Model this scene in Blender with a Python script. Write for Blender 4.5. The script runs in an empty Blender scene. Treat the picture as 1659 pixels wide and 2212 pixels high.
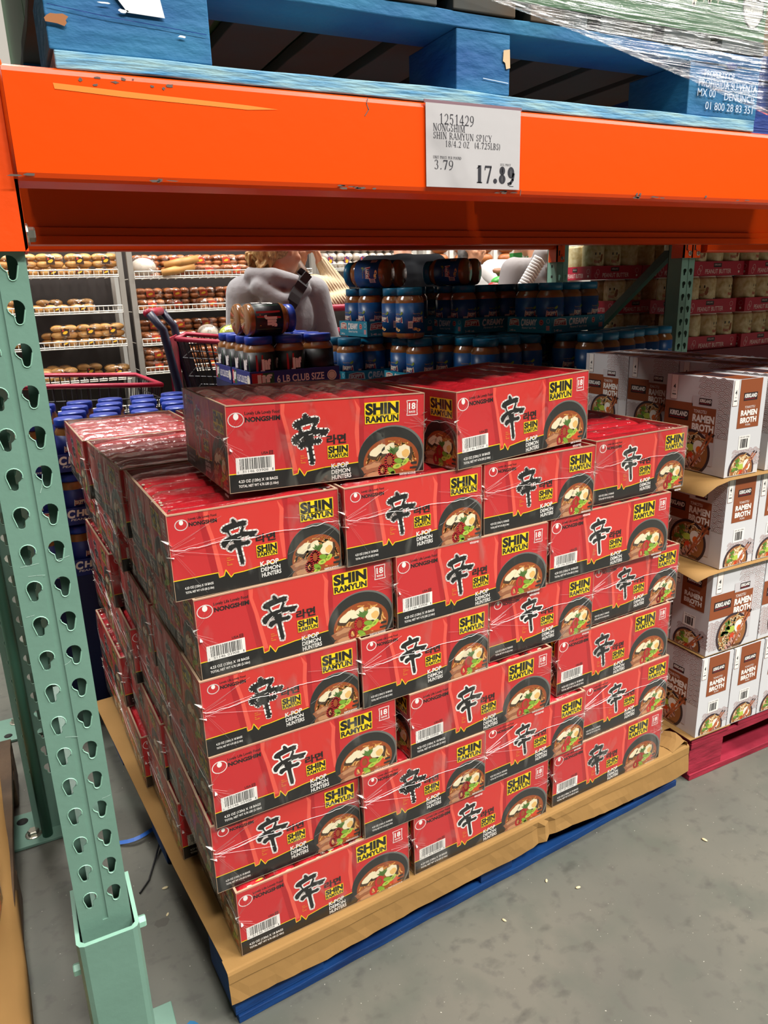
import bpy, bmesh, math, random
from mathutils import Vector, Matrix, noise
from mathutils.geometry import tessellate_polygon
random.seed(7)
S = bpy.context.scene
COL = S.collection
PI = math.pi

# ---------------------------------------------------------------- camera, world, lights, exposure
cam = bpy.data.cameras.new('camera')
cam_o = bpy.data.objects.new('camera', cam); COL.objects.link(cam_o)
cam.sensor_fit = 'AUTO'; cam.sensor_width = 36.0
cam.lens = 1586.225 * 36.0 / 2212.0
cam.clip_start = 0.02
_r = ((0.8933645, -0.44836521, -0.0294706), (-0.15454852, -0.24502634, -0.95711903), (0.4219178, 0.8596108, -0.28819202))
cam_o.matrix_world = Matrix(((_r[0][0], -_r[1][0], -_r[2][0], -0.01533173),
                             (_r[0][1], -_r[1][1], -_r[2][1], -1.0168828),
                             (_r[0][2], -_r[1][2], -_r[2][2], 1.31088841), (0, 0, 0, 1)))
S.camera = cam_o
S.view_settings.view_transform = 'Standard'; S.view_settings.look = 'None'
S.view_settings.gamma = 1.0; S.view_settings.use_curve_mapping = False
S.view_settings.exposure = 0.0
w = bpy.data.worlds.new('warehouse_air'); S.world = w; w.use_nodes = True
w.node_tree.nodes['Background'].inputs[0].default_value = (0.80, 0.88, 1.0, 1)
w.node_tree.nodes['Background'].inputs[1].default_value = 0.018

def area_light(name, loc, size, power, color=(1.0, 0.965, 0.91), rot=(0, 0, 0)):
    l = bpy.data.lights.new(name, 'AREA'); l.shape = 'RECTANGLE'; l.size, l.size_y = size
    l.energy = power; l.color = color
    o = bpy.data.objects.new(name, l); COL.objects.link(o); o.location = loc; o.rotation_euler = rot
    return o
# rows of ceiling fixtures: over the front aisle and over the bakery aisle behind the racks
for i, x in enumerate((.4, 3.2, 6.2, 9.2)):
    area_light('aisle_light', (x, -4.3, 6.6), (1.3, 0.7), 430)
    area_light('aisle_light', (x, -1.6, 7.2), (1.3, 0.7), 150)
for i, x in enumerate((-3.5, 0.2, 3.6, 7.0)):
    area_light('aisle_light', (x, 4.0, 5.6), (1.5, 0.5), 130)
    area_light('aisle_light', (x, 2.75, 5.2), (1.5, 0.4), 190)

# ---------------------------------------------------------------- materials
def lin(h):
    c = [int(h[i:i + 2], 16) / 255 for i in (0, 2, 4)]
    return tuple((x / 12.92 if x <= 0.04045 else ((x + 0.055) / 1.055) ** 2.4) for x in c) + (1,)
MATS = {}
def mat(name, hexc, rough=0.5, metal=0.0, spec=0.5, noise_amt=0.0, noise_scale=20, bump=0.0, bump_scale=60,
        stretch=(1, 1, 1), dark=None, coat=0.0, emit=0.0, sheen=0.0):
    if name in MATS: return MATS[name]
    m = bpy.data.materials.new(name); m.use_nodes = True; nt = m.node_tree; b = nt.nodes['Principled BSDF']
    b.inputs['Base Color'].default_value = lin(hexc); b.inputs['Roughness'].default_value = rough
    b.inputs['Metallic'].default_value = metal; b.inputs['Specular IOR Level'].default_value = spec
    b.inputs['Coat Weight'].default_value = coat; b.inputs['Sheen Weight'].default_value = sheen
    if noise_amt or bump:
        tc = nt.nodes.new('ShaderNodeTexCoord'); mp = nt.nodes.new('ShaderNodeMapping')
        mp.inputs['Scale'].default_value = stretch
        nt.links.new(tc.outputs['Object'], mp.inputs['Vector'])
    if noise_amt:
        n = nt.nodes.new('ShaderNodeTexNoise'); n.inputs['Scale'].default_value = noise_scale; n.inputs['Detail'].default_value = 6
        nt.links.new(mp.outputs[0], n.inputs['Vector'])
        r = nt.nodes.new('ShaderNodeMapRange'); r.inputs[1].default_value = 0.35; r.inputs[2].default_value = 0.68
        nt.links.new(n.outputs['Fac'], r.inputs[0])
        mx = nt.nodes.new('ShaderNodeMix'); mx.data_type = 'RGBA'
        mx.inputs[6].default_value = lin(hexc)
        mx.inputs[7].default_value = lin(dark) if dark else tuple(c * (1 - noise_amt) for c in lin(hexc)[:3]) + (1,)
        nt.links.new(r.outputs[0], mx.inputs[0]); nt.links.new(mx.outputs[2], b.inputs['Base Color'])
    if bump:
        n2 = nt.nodes.new('ShaderNodeTexNoise'); n2.inputs['Scale'].default_value = bump_scale; n2.inputs['Detail'].default_value = 4
        nt.links.new(mp.outputs[0], n2.inputs['Vector'])
        bp = nt.nodes.new('ShaderNodeBump'); bp.inputs['Strength'].default_value = bump; bp.inputs['Distance'].default_value = 0.01
        nt.links.new(n2.outputs['Fac'], bp.inputs['Height']); nt.links.new(bp.outputs[0], b.inputs['Normal'])
    MATS[name] = m
    return m

def film(name, base=0.05, streak=0.35, scale=14, stretch=(1, 1, 5), rough=0.12, bump=0.35, tint=(1, 1, 1), lo=0.56, hi=0.70, facing=0.5):
    """clear plastic film: transparent, with glossy wrinkles"""
    m = bpy.data.materials.new(name); m.use_nodes = True; nt = m.node_tree; nt.nodes.clear()
    out = nt.nodes.new('ShaderNodeOutputMaterial'); mix = nt.nodes.new('ShaderNodeMixShader')
    tr = nt.nodes.new('ShaderNodeBsdfTransparent'); tr.inputs[0].default_value = tint + (1,)
    gl = nt.nodes.new('ShaderNodeBsdfGlossy'); gl.inputs['Roughness'].default_value = rough; gl.inputs[0].default_value = (1, 1, 1, 1)
    tc = nt.nodes.new('ShaderNodeTexCoord'); mp = nt.nodes.new('ShaderNodeMapping'); mp.inputs['Scale'].default_value = stretch
    oi = nt.nodes.new('ShaderNodeObjectInfo'); ad = nt.nodes.new('ShaderNodeVectorMath'); ad.operation = 'MULTIPLY_ADD'
    nt.links.new(oi.outputs['Random'], ad.inputs[0]); ad.inputs[1].default_value = (7, 5, 3)
    nt.links.new(tc.outputs['Object'], ad.inputs[2]); nt.links.new(ad.outputs[0], mp.inputs['Vector'])
    n = nt.nodes.new('ShaderNodeTexNoise'); n.inputs['Scale'].default_value = scale; n.inputs['Detail'].default_value = 3
    n.inputs['Distortion'].default_value = 0.6
    nt.links.new(mp.outputs[0], n.inputs['Vector'])
    r = nt.nodes.new('ShaderNodeMapRange'); r.inputs[1].default_value = lo; r.inputs[2].default_value = hi
    r.inputs[3].default_value = 0.0; r.inputs[4].default_value = streak
    nt.links.new(n.outputs['Fac'], r.inputs[0])
    lw = nt.nodes.new('ShaderNodeLayerWeight'); lw.inputs[0].default_value = 0.35
    fr = nt.nodes.new('ShaderNodeMath'); fr.operation = 'MULTIPLY'; fr.inputs[1].default_value = facing
    p2 = nt.nodes.new('ShaderNodeMath'); p2.operation = 'POWER'; p2.inputs[1].default_value = 2.5
    nt.links.new(lw.outputs['Facing'], p2.inputs[0]); nt.links.new(p2.outputs[0], fr.inputs[0])
    bp = nt.nodes.new('ShaderNodeBump'); bp.inputs['Strength'].default_value = bump; bp.inputs['Distance'].default_value = 0.02
    nt.links.new(n.outputs['Fac'], bp.inputs['Height'])
    nt.links.new(bp.outputs[0], gl.inputs['Normal'])
    a = nt.nodes.new('ShaderNodeMath'); a.operation = 'ADD'; a.use_clamp = True
    nt.links.new(fr.outputs[0], a.inputs[0]); nt.links.new(r.outputs[0], a.inputs[1])
    a2 = nt.nodes.new('ShaderNodeMath'); a2.operation = 'ADD'; a2.use_clamp = True; a2.inputs[1].default_value = base
    nt.links.new(a.outputs[0], a2.inputs[0])
    nt.links.new(a2.outputs[0], mix.inputs[0]); nt.links.new(tr.outputs[0], mix.inputs[1]); nt.links.new(gl.outputs[0], mix.inputs[2])
    nt.links.new(mix.outputs[0], out.inputs[0])
    MATS[name] = m
    return m

# ---------------------------------------------------------------- mesh builder
class G:
    def __init__(s): s.v = []; s.f = []; s.m = []; s.mats = []; s.sm = []
    def mi(s, m):
        if m not in s.mats: s.mats.append(m)
        return s.mats.index(m)
    def add(s, vs, fs, m, M=None, smooth=False):
        o = len(s.v); k = s.mi(m)
        s.v += [tuple(M @ Vector(p)) if M is not None else tuple(p) for p in vs]
        for f in fs: s.f.append([i + o for i in f]); s.m.append(k); s.sm.append(smooth)
    def box(s, a, b, m, M=None):
        x0, y0, z0 = a; x1, y1, z1 = b
        s.add([(x0, y0, z0), (x1, y0, z0), (x1, y1, z0), (x0, y1, z0), (x0, y0, z1), (x1, y0, z1), (x1, y1, z1), (x0, y1, z1)],
              [(0, 3, 2, 1), (4, 5, 6, 7), (0, 1, 5, 4), (1, 2, 6, 5), (2, 3, 7, 6), (3, 0, 4, 7)], m, M)
    def tube(s, pts, r, m, n=8, M=None, caps=True):
        pts = [Vector(p) for p in pts]; rs = r if isinstance(r, (list, tuple)) else [r] * len(pts)
        vs = []; fs = []
        up = None
        for i, p in enumerate(pts):
            d = (pts[min(i + 1, len(pts) - 1)] - pts[max(i - 1, 0)]).normalized()
            if up is None:
                up = Vector((0, 0, 1)) if abs(d.z) < 0.9 else Vector((1, 0, 0))
            a = d.cross(up).normalized(); b = a.cross(d).normalized(); up = b
            for k in range(n):
                t = 2 * PI * k / n
                vs.append(p + (a * math.cos(t) + b * math.sin(t)) * rs[i])
        for i in range(len(pts) - 1):
            for k in range(n):
                fs.append((i * n + k, i * n + (k + 1) % n, (i + 1) * n + (k + 1) % n, (i + 1) * n + k))
        if caps:
            fs.append(tuple(range(n))[::-1]); fs.append(tuple((len(pts) - 1) * n + k for k in range(n)))
        s.add(vs, fs, m, M, smooth=n > 6)
    def lathe(s, prof, m, n=20, M=None, smooth=True):
        vs = []; fs = []
        for (r, z) in prof:
            for k in range(n):
                t = 2 * PI * k / n; vs.append((r * math.cos(t), r * math.sin(t), z))
        for i in range(len(prof) - 1):
            for k in range(n):
                fs.append((i * n + k, i * n + (k + 1) % n, (i + 1) * n + (k + 1) % n, (i + 1) * n + k))
        fs.append(tuple(range(n))[::-1]); fs.append(tuple((len(prof) - 1) * n + k for k in range(n)))
        s.add(vs, fs, m, M, smooth)
    def ellip(s, c, r, m, nu=12, nv=8, M=None):
        vs = []; fs = []
        for i in range(nv + 1):
            ph = PI * i / nv
            for k in range(nu):
                t = 2 * PI * k / nu
                vs.append((c[0] + r[0] * math.sin(ph) * math.cos(t), c[1] + r[1] * math.sin(ph) * math.sin(t), c[2] + r[2] * math.cos(ph)))
        for i in range(nv):
            for k in range(nu):
                fs.append((i * nu + k, (i + 1) * nu + k, (i + 1) * nu + (k + 1) % nu, i * nu + (k + 1) % nu))
        s.add(vs, fs, m, M, True)
    def prism(s, poly, axis, a, b, m, M=None, holes=()):
        """polygon in the plane across AXIS (0 x, 1 y, 2 z), pulled from a to b"""
        def pt(p, t): return {0: (t, p[0], p[1]), 1: (p[0], t, p[1]), 2: (p[0], p[1], t)}[axis]
        loops = [list(poly)] + [list(h) for h in holes]
        flat = [p for l in loops for p in l]
        tri = tessellate_polygon([[Vector((p[0], p[1], 0)) for p in l] for l in loops])
        n = len(flat); vs = [pt(p, a) for p in flat] + [pt(p, b) for p in flat]
        fs = [t for t in tri] + [tuple(i + n for i in t[::-1]) for t in tri]
        o = 0
        for l in loops:
            k = len(l)
            for i in range(k): fs.append((o + i, o + (i + 1) % k, n + o + (i + 1) % k, n + o + i))
            o += k
        s.add(vs, fs, m, M)
    def build(s, name, parent=None, loc=None, rot=None, bevel=0.0, fix=True):
        me = bpy.data.meshes.new(name); me.from_pydata(s.v, [], s.f)
        for m in s.mats: me.materials.append(m)
        me.polygons.foreach_set('material_index', s.m); me.polygons.foreach_set('use_smooth', s.sm)
        me.update()
        if fix:
            bm = bmesh.new(); bm.from_mesh(me); bmesh.ops.recalc_face_normals(bm, faces=bm.faces); bm.to_mesh(me); bm.free()
        o = bpy.data.objects.new(name, me); COL.objects.link(o)
        if parent: o.parent = parent
        if loc: o.location = loc
        if rot: o.rotation_euler = rot
        if bevel:
            md = o.modifiers.new('bevel', 'BEVEL'); md.width = bevel; md.segments = 2; md.limit_method = 'ANGLE'
        return o
def tag(o, label=None, cat=None, group=None, kind=None):
    if label: o['label'] = label
    if cat: o['category'] = cat
    if group: o['group'] = group
    if kind: o['kind'] = kind
    return o
def thing(name, label, cat, loc=(0, 0, 0), rz=0, group=None):
    o = bpy.data.objects.new(name, None); o.empty_display_size = 0.05; COL.objects.link(o)
    o.location = loc; o.rotation_euler = (0, 0, rz)
    return tag(o, label, cat, group)
def dup(o, loc=None, rot=None, label=None, group=None, parent=None):
    c = o.copy(); COL.objects.link(c)
    if parent: c.parent = parent
    if loc is not None: c.location = loc
    if rot is not None: c.rotation_euler = rot
    if label: c['label'] = label
    if group: c['group'] = group
    for ch in list(o.children): dup(ch, parent=c)
    return c
ORD = ['first', 'second', 'third', 'fourth', 'fifth', 'sixth', 'seventh', 'eighth', 'ninth', 'tenth']

# ---------------------------------------------------------------- flat print (2D art in centimetres, mapped on a face)
_TX = {}
def text_mesh(s, bold=0.0, shear=0.0):
    k = (s, bold, shear)
    if k in _TX: return _TX[k]
    c = bpy.data.curves.new('text', 'FONT'); c.body = s; c.resolution_u = 3; c.offset = bold; c.shear = shear
    o = bpy.data.objects.new('text', c); me = bpy.data.meshes.new_from_object(o)
    v = [(p.co.x, p.co.y) for p in me.vertices]; f = [tuple(p.vertices) for p in me.polygons]
    bpy.data.objects.remove(o); bpy.data.curves.remove(c); bpy.data.meshes.remove(me)
    x0 = min(p[0] for p in v); x1 = max(p[0] for p in v); y0 = min(p[1] for p in v); y1 = max(p[1] for p in v)
    v = [((p[0] - x0) / (x1 - x0), (p[1] - y0) / (y1 - y0)) for p in v]
    _TX[k] = (v, f, (x1 - x0) / (y1 - y0))
    return _TX[k]
class Art:
    def __init__(s): s.e = []; s.clip = None
    def raw(s, v, f, m, z): s.e.append((v, f, m, z))
    def poly(s, p, m, z=1, holes=()):
        p = list(p)
        if s.clip and not holes:
            x0, y0, x1, y1 = s.clip
            for ax, lim, sg in ((0, x0, 1), (0, x1, -1), (1, y0, 1), (1, y1, -1)):
                q = []
                for i in range(len(p)):
                    a, b = p[i - 1], p[i]
                    ia, ib = (a[ax] - lim) * sg >= 0, (b[ax] - lim) * sg >= 0
                    if ia != ib:
                        t = (lim - a[ax]) / (b[ax] - a[ax]); q.append((a[0] + (b[0] - a[0]) * t, a[1] + (b[1] - a[1]) * t))
                    if ib: q.append(b)
                p = q
                if len(p) < 3: return
        loops = [p] + [list(h) for h in holes]
        tri = tessellate_polygon([[Vector((a[0], a[1], 0)) for a in l] for l in loops])
        s.raw([a for l in loops for a in l], tri, m, z)
    def rect(s, x0, y0, x1, y1, m, z=1): s.poly([(x0, y0), (x1, y0), (x1, y1), (x0, y1)], m, z)
    def ell(s, cx, cy, rx, ry, m, z=1, n=28, a0=0, a1=2 * PI, rot=0):
        c, sn = math.cos(rot), math.sin(rot); pts = []
        full = abs(a1 - a0 - 2 * PI) < 1e-6
        for i in range(n if full else n + 1):
            t = a0 + (a1 - a0) * i / n; x, y = rx * math.cos(t), ry * math.sin(t)
            pts.append((cx + x * c - y * sn, cy + x * sn + y * c))
        s.poly(pts, m, z)
    def line(s, pts, wd, m, z=1, closed=False):
        n = len(pts); L = n if closed else n - 1
        for i in range(L):
            a, b = pts[i], pts[(i + 1) % n]; dx, dy = b[0] - a[0], b[1] - a[1]; l = math.hypot(dx, dy) or 1
            nx, ny = -dy / l * wd / 2, dx / l * wd / 2; ex, ey = dx / l * wd * .25, dy / l * wd * .25
            s.poly([(a[0] + nx - ex, a[1] + ny - ey), (b[0] + nx + ex, b[1] + ny + ey), (b[0] - nx + ex, b[1] - ny + ey), (a[0] - nx - ex, a[1] - ny - ey)], m, z)
    def ring(s, cx, cy, rx, ry, wd, m, z=1, n=24, a0=0, a1=2 * PI):
        pts = [(cx + rx * math.cos(a0 + (a1 - a0) * i / n), cy + ry * math.sin(a0 + (a1 - a0) * i / n)) for i in range(n + 1)]
        s.line(pts, wd, m, z)
    def text(s, t, x0, y0, x1, y1, m, z=2, bold=0.0, shear=0.0, slope=0.0):
        v, f, _ = text_mesh(t, bold, shear)
        s.raw([(x0 + p[0] * (x1 - x0), y0 + p[1] * (y1 - y0) + slope * p[0] * (x1 - x0)) for p in v], f, m, z)
    def put(s, g, o, u, n, sc=0.01, up=(0, 0, 1), step=0.00006):
        """lay the art on a face: o lower-left corner, u unit vector to the right, n outward normal"""
        o, u, n, up = Vector(o), Vector(u), Vector(n), Vector(up)
        for v, f, m, z in s.e:
            base = o + n * (step * z)
            g.add([base + u * (p[0] * sc) + up * (p[1] * sc) for p in v], f, m)
# ---------------------------------------------------------------- noodle carton
RED = mat('carton_red', 'c63033', 0.42, spec=0.35); RED2 = mat('pouch_print_red', 'd1352f', 0.42); RED3 = mat('pouch_print_shade', 'b01f26', 0.45)
RED4 = mat('pouch_print_light', 'e85a4a', 0.42)
INK = mat('black_ink', '1c1b1b', 0.4); WHT = mat('white_ink', 'f2eee8', 0.45); YEL = mat('yellow_ink', 'f4d515', 0.45); GOLD = mat('gold_ink', 'e0ae2e', 0.45)
BOWLC = mat('bowl_print_black', '2b2b29', 0.4); BOWLR = mat('bowl_print_rim', '6f6f6a', 0.4); SOUP = mat('soup_print', '9a4a1e', 0.45); NOOD = mat('noodle_print', 'd99a4a', 0.45)
NOOD2 = mat('noodle_print_light', 'e8b96c', 0.45); NOOD3 = mat('noodle_print_dark', 'b06a2a', 0.45); MEAT = mat('meat_print', '9a6040', 0.5); MEAT2 = mat('meat_print_light', 'c08a62', 0.5); MUSH = mat('mushroom_print', 'efe2bd', 0.45); MUSH2 = mat('mushroom_print_dark', '4a3420', 0.45)
GRN = mat('onion_print', '7aa52f', 0.45); GRN2 = mat('onion_print_light', 'b5c94c', 0.45); GRN3 = mat('herb_print', '557a34', 0.45); CHIL = mat('chilli_print', 'c4242b', 0.45); CARR = mat('carrot_print', 'd2431f', 0.45)
EDGE = mat('cut_board_edge', 'b99c80', 0.8); KRAFT_IN = mat('board_inside', '9c7b58', 0.85)
FOIL = mat('pouch_foil_red', 'c3202b', 0.22, spec=0.7, bump=0.5, bump_scale=45); FOILW = mat('pouch_foil_cream', 'e8dcc0', 0.3); FOILY = mat('pouch_foil_yellow', 'e6c84e', 0.3)
GLINT = film('film_glint', base=.30, streak=0, rough=.35, bump=0, facing=0); SEAM = mat('film_seam_white', 'f4f0ea', 0.35, spec=0.6)
WRAP = film('carton_film', base=0.018, streak=0.22, scale=13, stretch=(1.6, 1.6, .7), rough=0.2, bump=0.5, lo=0.57, hi=0.72)
WRAPT = film('carton_film_top', base=0.02, streak=0.30, scale=14, stretch=(5.5, 1.0, 1.0), rough=0.12, bump=0.9, lo=0.57, hi=0.70, facing=0.2)
CA, CB, CH = 39.9, 31.74, 15.6
KC = 0.009035          # metres per unit of the carton print
HAN_O = [(11.37, 13.21), (11.56, 13.08), (11.8, 12.81), (12.05, 12.38), (12.28, 12.52), (13.14, 12.62), (13.73, 12.44), (13.8, 12.28), (13.61, 12.14), (13.72, 11.82), (13.53, 11.65), (13.1, 11.54), (13.26, 11.25), (12.97, 10.62), (13.76, 10.43), (14.72, 10.37), (15.43, 10.3), (15.6, 10.12), (15.4, 9.85), (15.04, 9.63), (15.18, 9.51), (15.04, 9.31), (14.36, 9.3), (13.92, 9.52), (13.16, 9.6), (12.4, 9.51), (12.58, 9.16), (12.56, 8.77), (13.16, 8.68), (13.77, 8.82), (14.06, 8.6), (14.18, 8.38), (13.99, 8.11), (13.62, 7.97), (13.07, 8.05), (12.46, 7.99), (12.4, 7.75), (12.5, 6.93), (12.64, 5.96), (12.77, 5.14), (12.76, 4.93), (12.6, 4.36), (12.36, 4.59), (12.15, 4.42), (11.99, 5.15), (11.78, 6.69), (11.64, 7.71), (11.39, 7.85), (10.98, 7.66), (10.61, 7.36), (10.41, 7.39), (10.03, 7.7), (10.05, 8.0), (10.27, 8.41), (10.73, 8.54), (11.29, 8.56), (11.1, 8.86), (11.18, 9.2), (10.61, 8.98), (9.99, 8.75), (9.72, 8.34), (9.51, 8.17), (9.12, 8.33), (8.95, 8.8), (8.94, 9.1), (9.19, 9.46), (9.56, 9.7), (10.17, 9.96), (10.53, 10.13), (10.35, 10.48), (10.18, 10.85), (9.88, 10.94), (9.45, 11.1), (9.22, 11.38), (9.23, 11.62), (9.5, 11.98), (9.96, 12.2), (10.62, 12.36), (11.13, 12.48), (11.08, 12.88), (11.12, 13.12)]
HAN_I = [(10.64, 11.12), (11.35, 11.27), (12.26, 11.44), (12.72, 11.5), (12.44, 10.97), (12.21, 10.46), (11.6, 10.45), (10.92, 10.3), (10.72, 10.67)]
HAN_I2 = [(10.83, 10.98), (11.34, 11.08), (12.25, 11.25), (12.35, 11.23), (12.06, 10.63), (11.61, 10.57), (10.96, 10.51)]
def rnd_poly(cx, cy, rx, ry, n, seed, rot=0.0, j=0.15):
    r = random.Random(seed); c, s = math.cos(rot), math.sin(rot); out = []
    for i in range(n):
        t = 2 * PI * i / n; k = 1 + r.uniform(-j, j); x, y = rx * k * math.cos(t), ry * k * math.sin(t)
        out.append((cx + x * c - y * s, cy + x * s + y * c))
    return out
def noodle_bowl(a, cx, cy, rx, ry, W):
    """stone bowl of ramyun seen from above, cut by the right and bottom edge of the face"""
    r = random.Random(5)
    a.clip = (0, 0.03, W, CH)
    a.ell(cx, cy, rx * 1.03, ry * 1.03, BOWLR, 3, 44)
    a.ell(cx - .25, cy - .1, rx * 1.0, ry * 1.0, BOWLC, 4, 44)
    a.ell(cx - .1, cy - ry * .16, rx * .86, ry * .80, SOUP, 5, 44)
    for k in range(100):                                 # noodles
        t = r.uniform(-0.5, PI * 1.5); q = r.uniform(.45, .93)
        x = cx + rx * .82 * q * math.cos(t); y = cy - ry * .2 + ry * .76 * q * math.sin(t)
        d = r.uniform(.5, 1.1); th = t + PI / 2 + r.uniform(-.6, .6)
        pts = [(x + d * u * math.cos(th) + .22 * math.sin(u * 6) * math.sin(th), y + d * u * math.sin(th) - .22 * math.sin(u * 6) * math.cos(th)) for u in (-1, -.5, 0, .5, 1)]
        a.line(pts, r.uniform(.16, .30), (NOOD, NOOD2, NOOD3)[k % 3], 6)
    X = lambda u: cx + rx * u
    Y = lambda v: cy + ry * v
    for k, (u, v) in enumerate(((-.62, -.28), (-.56, -.58))):      # beef slices
        a.poly(rnd_poly(X(u), Y(v), rx * .33, ry * .17, 16, k + 3, .18), MEAT, 7)
        a.poly(rnd_poly(X(u + .02), Y(v + .04), rx * .25, ry * .09, 14, k + 9, .18, .3), MEAT2, 8)
    for k, (u, v, w2) in enumerate(((-.48, .22, .28), (-.15, .25, .26))):
        a.poly(rnd_poly(X(u), Y(v - .05), rx * w2, ry * .17, 16, k + 20, .5), MUSH2, 8)
        a.poly(rnd_poly(X(u + .03), Y(v + .02), rx * w2 * .9, ry * .14, 16, k + 20, .5), MUSH, 9)
    a.poly(rnd_poly(X(.42), Y(.08), rx * .26, ry * .27, 16, 31, -.5), MUSH2, 8)
    a.poly(rnd_poly(X(.36), Y(.11), rx * .23, ry * .24, 16, 32, -.5), MUSH, 9)
    a.poly(rnd_poly(X(.42), Y(.05), rx * .12, ry * .14, 12, 34, -.5), NOOD2, 10)
    for k in range(9):                                   # herb sprig
        t = .5 + k * .28; L = rx * r.uniform(.14, .24)
        a.poly([(X(.06), Y(.05)), (X(.06) + L * math.cos(t + .2) * .7, Y(.12) + L * math.sin(t + .2) * .7), (X(.05) + L * math.cos(t), Y(.14) + L * math.sin(t)), (X(.06) + L * math.cos(t - .2) * .6, Y(.12) + L * math.sin(t - .2) * .6)], GRN3, 11)
    a.poly(rnd_poly(X(.38), Y(-.36), rx * .30, ry * .16, 10, 44, -.25), CARR, 8)
    for (u, v, s1) in ((-.08, -.12, .17), (-.30, -.42, .14)):      # chilli rings
        a.ring(X(u), Y(v), rx * s1 * .75, ry * s1 * 1.15, .5, CHIL, 12, 14)
    for (u, v, ro, m2) in ((.20, -.17, -.25, GRN), (.16, -.34, .15, GRN2), (-.02, -.48, -.7, GRN), (-.05, -.62, .7, GRN2), (.40, -.23, .6, GRN2)):
        a.ell(X(u), Y(v), rx * .15, ry * .085, m2, 13, 14, rot=ro)
        if m2 is GRN2: a.ell(X(u), Y(v), rx * .06, ry * .035, GRN, 14, 10, rot=ro)
    a.clip = None
    a.text('RAMYUN NOODLES', X(.23), Y(-.66), X(.74), Y(-.575), WHT, 15, .03)
    a.text('WITH SOUP MIX', X(.33), Y(-.82), X(.74), Y(-.735), WHT, 15, .03)
    a.rect(X(.60), Y(-.33), X(.78), Y(-.25), BOWLC, 15); a.rect(X(.56), Y(-.48), X(.78), Y(-.41), BOWLC, 15)
def shin(a, x0, y0, x1, y1, z=16):
    h = y1 - y0; e = h * .045
    a.rect(x0 - e, y0 + h * .40 - e, x1 + e, y1 + e, YEL, z); a.rect(x0 - e * .6, y0 - e, x1 + e * .6, y0 + h * .40, YEL, z)
    a.text('SHIN', x0, y0 + h * .40, x1, y1, INK, z + 1, .055)
    a.text('RAMYUN', x0 + e * .5, y0, x1 - e * .2, y0 + h * .345, INK, z + 1, .045)
def hanja(a, dx, dy, s):
    T = lambda L: [(dx + p[0] * s, dy + p[1] * s) for p in L]
    o = T(HAN_O); a.line(o, .62 * s, WHT, 7, True); a.line(T(HAN_I), .3 * s, WHT, 7, True)
    a.poly(o, INK, 9, holes=[T(HAN_I)])
    a.line(T(HAN_I), .24 * s, WHT, 10, True)
    for (x0, y0, x1, y1) in ((11.9, 9.6, 12.6, 9.75), (13.4, 9.5, 14.0, 9.62), (10.2, 8.9, 10.9, 9.35), (12.7, 12.6, 13.5, 12.8)):
        a.line(T([(x0, y0), (x1, y1)]), .10 * s, WHT, 11)
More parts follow.
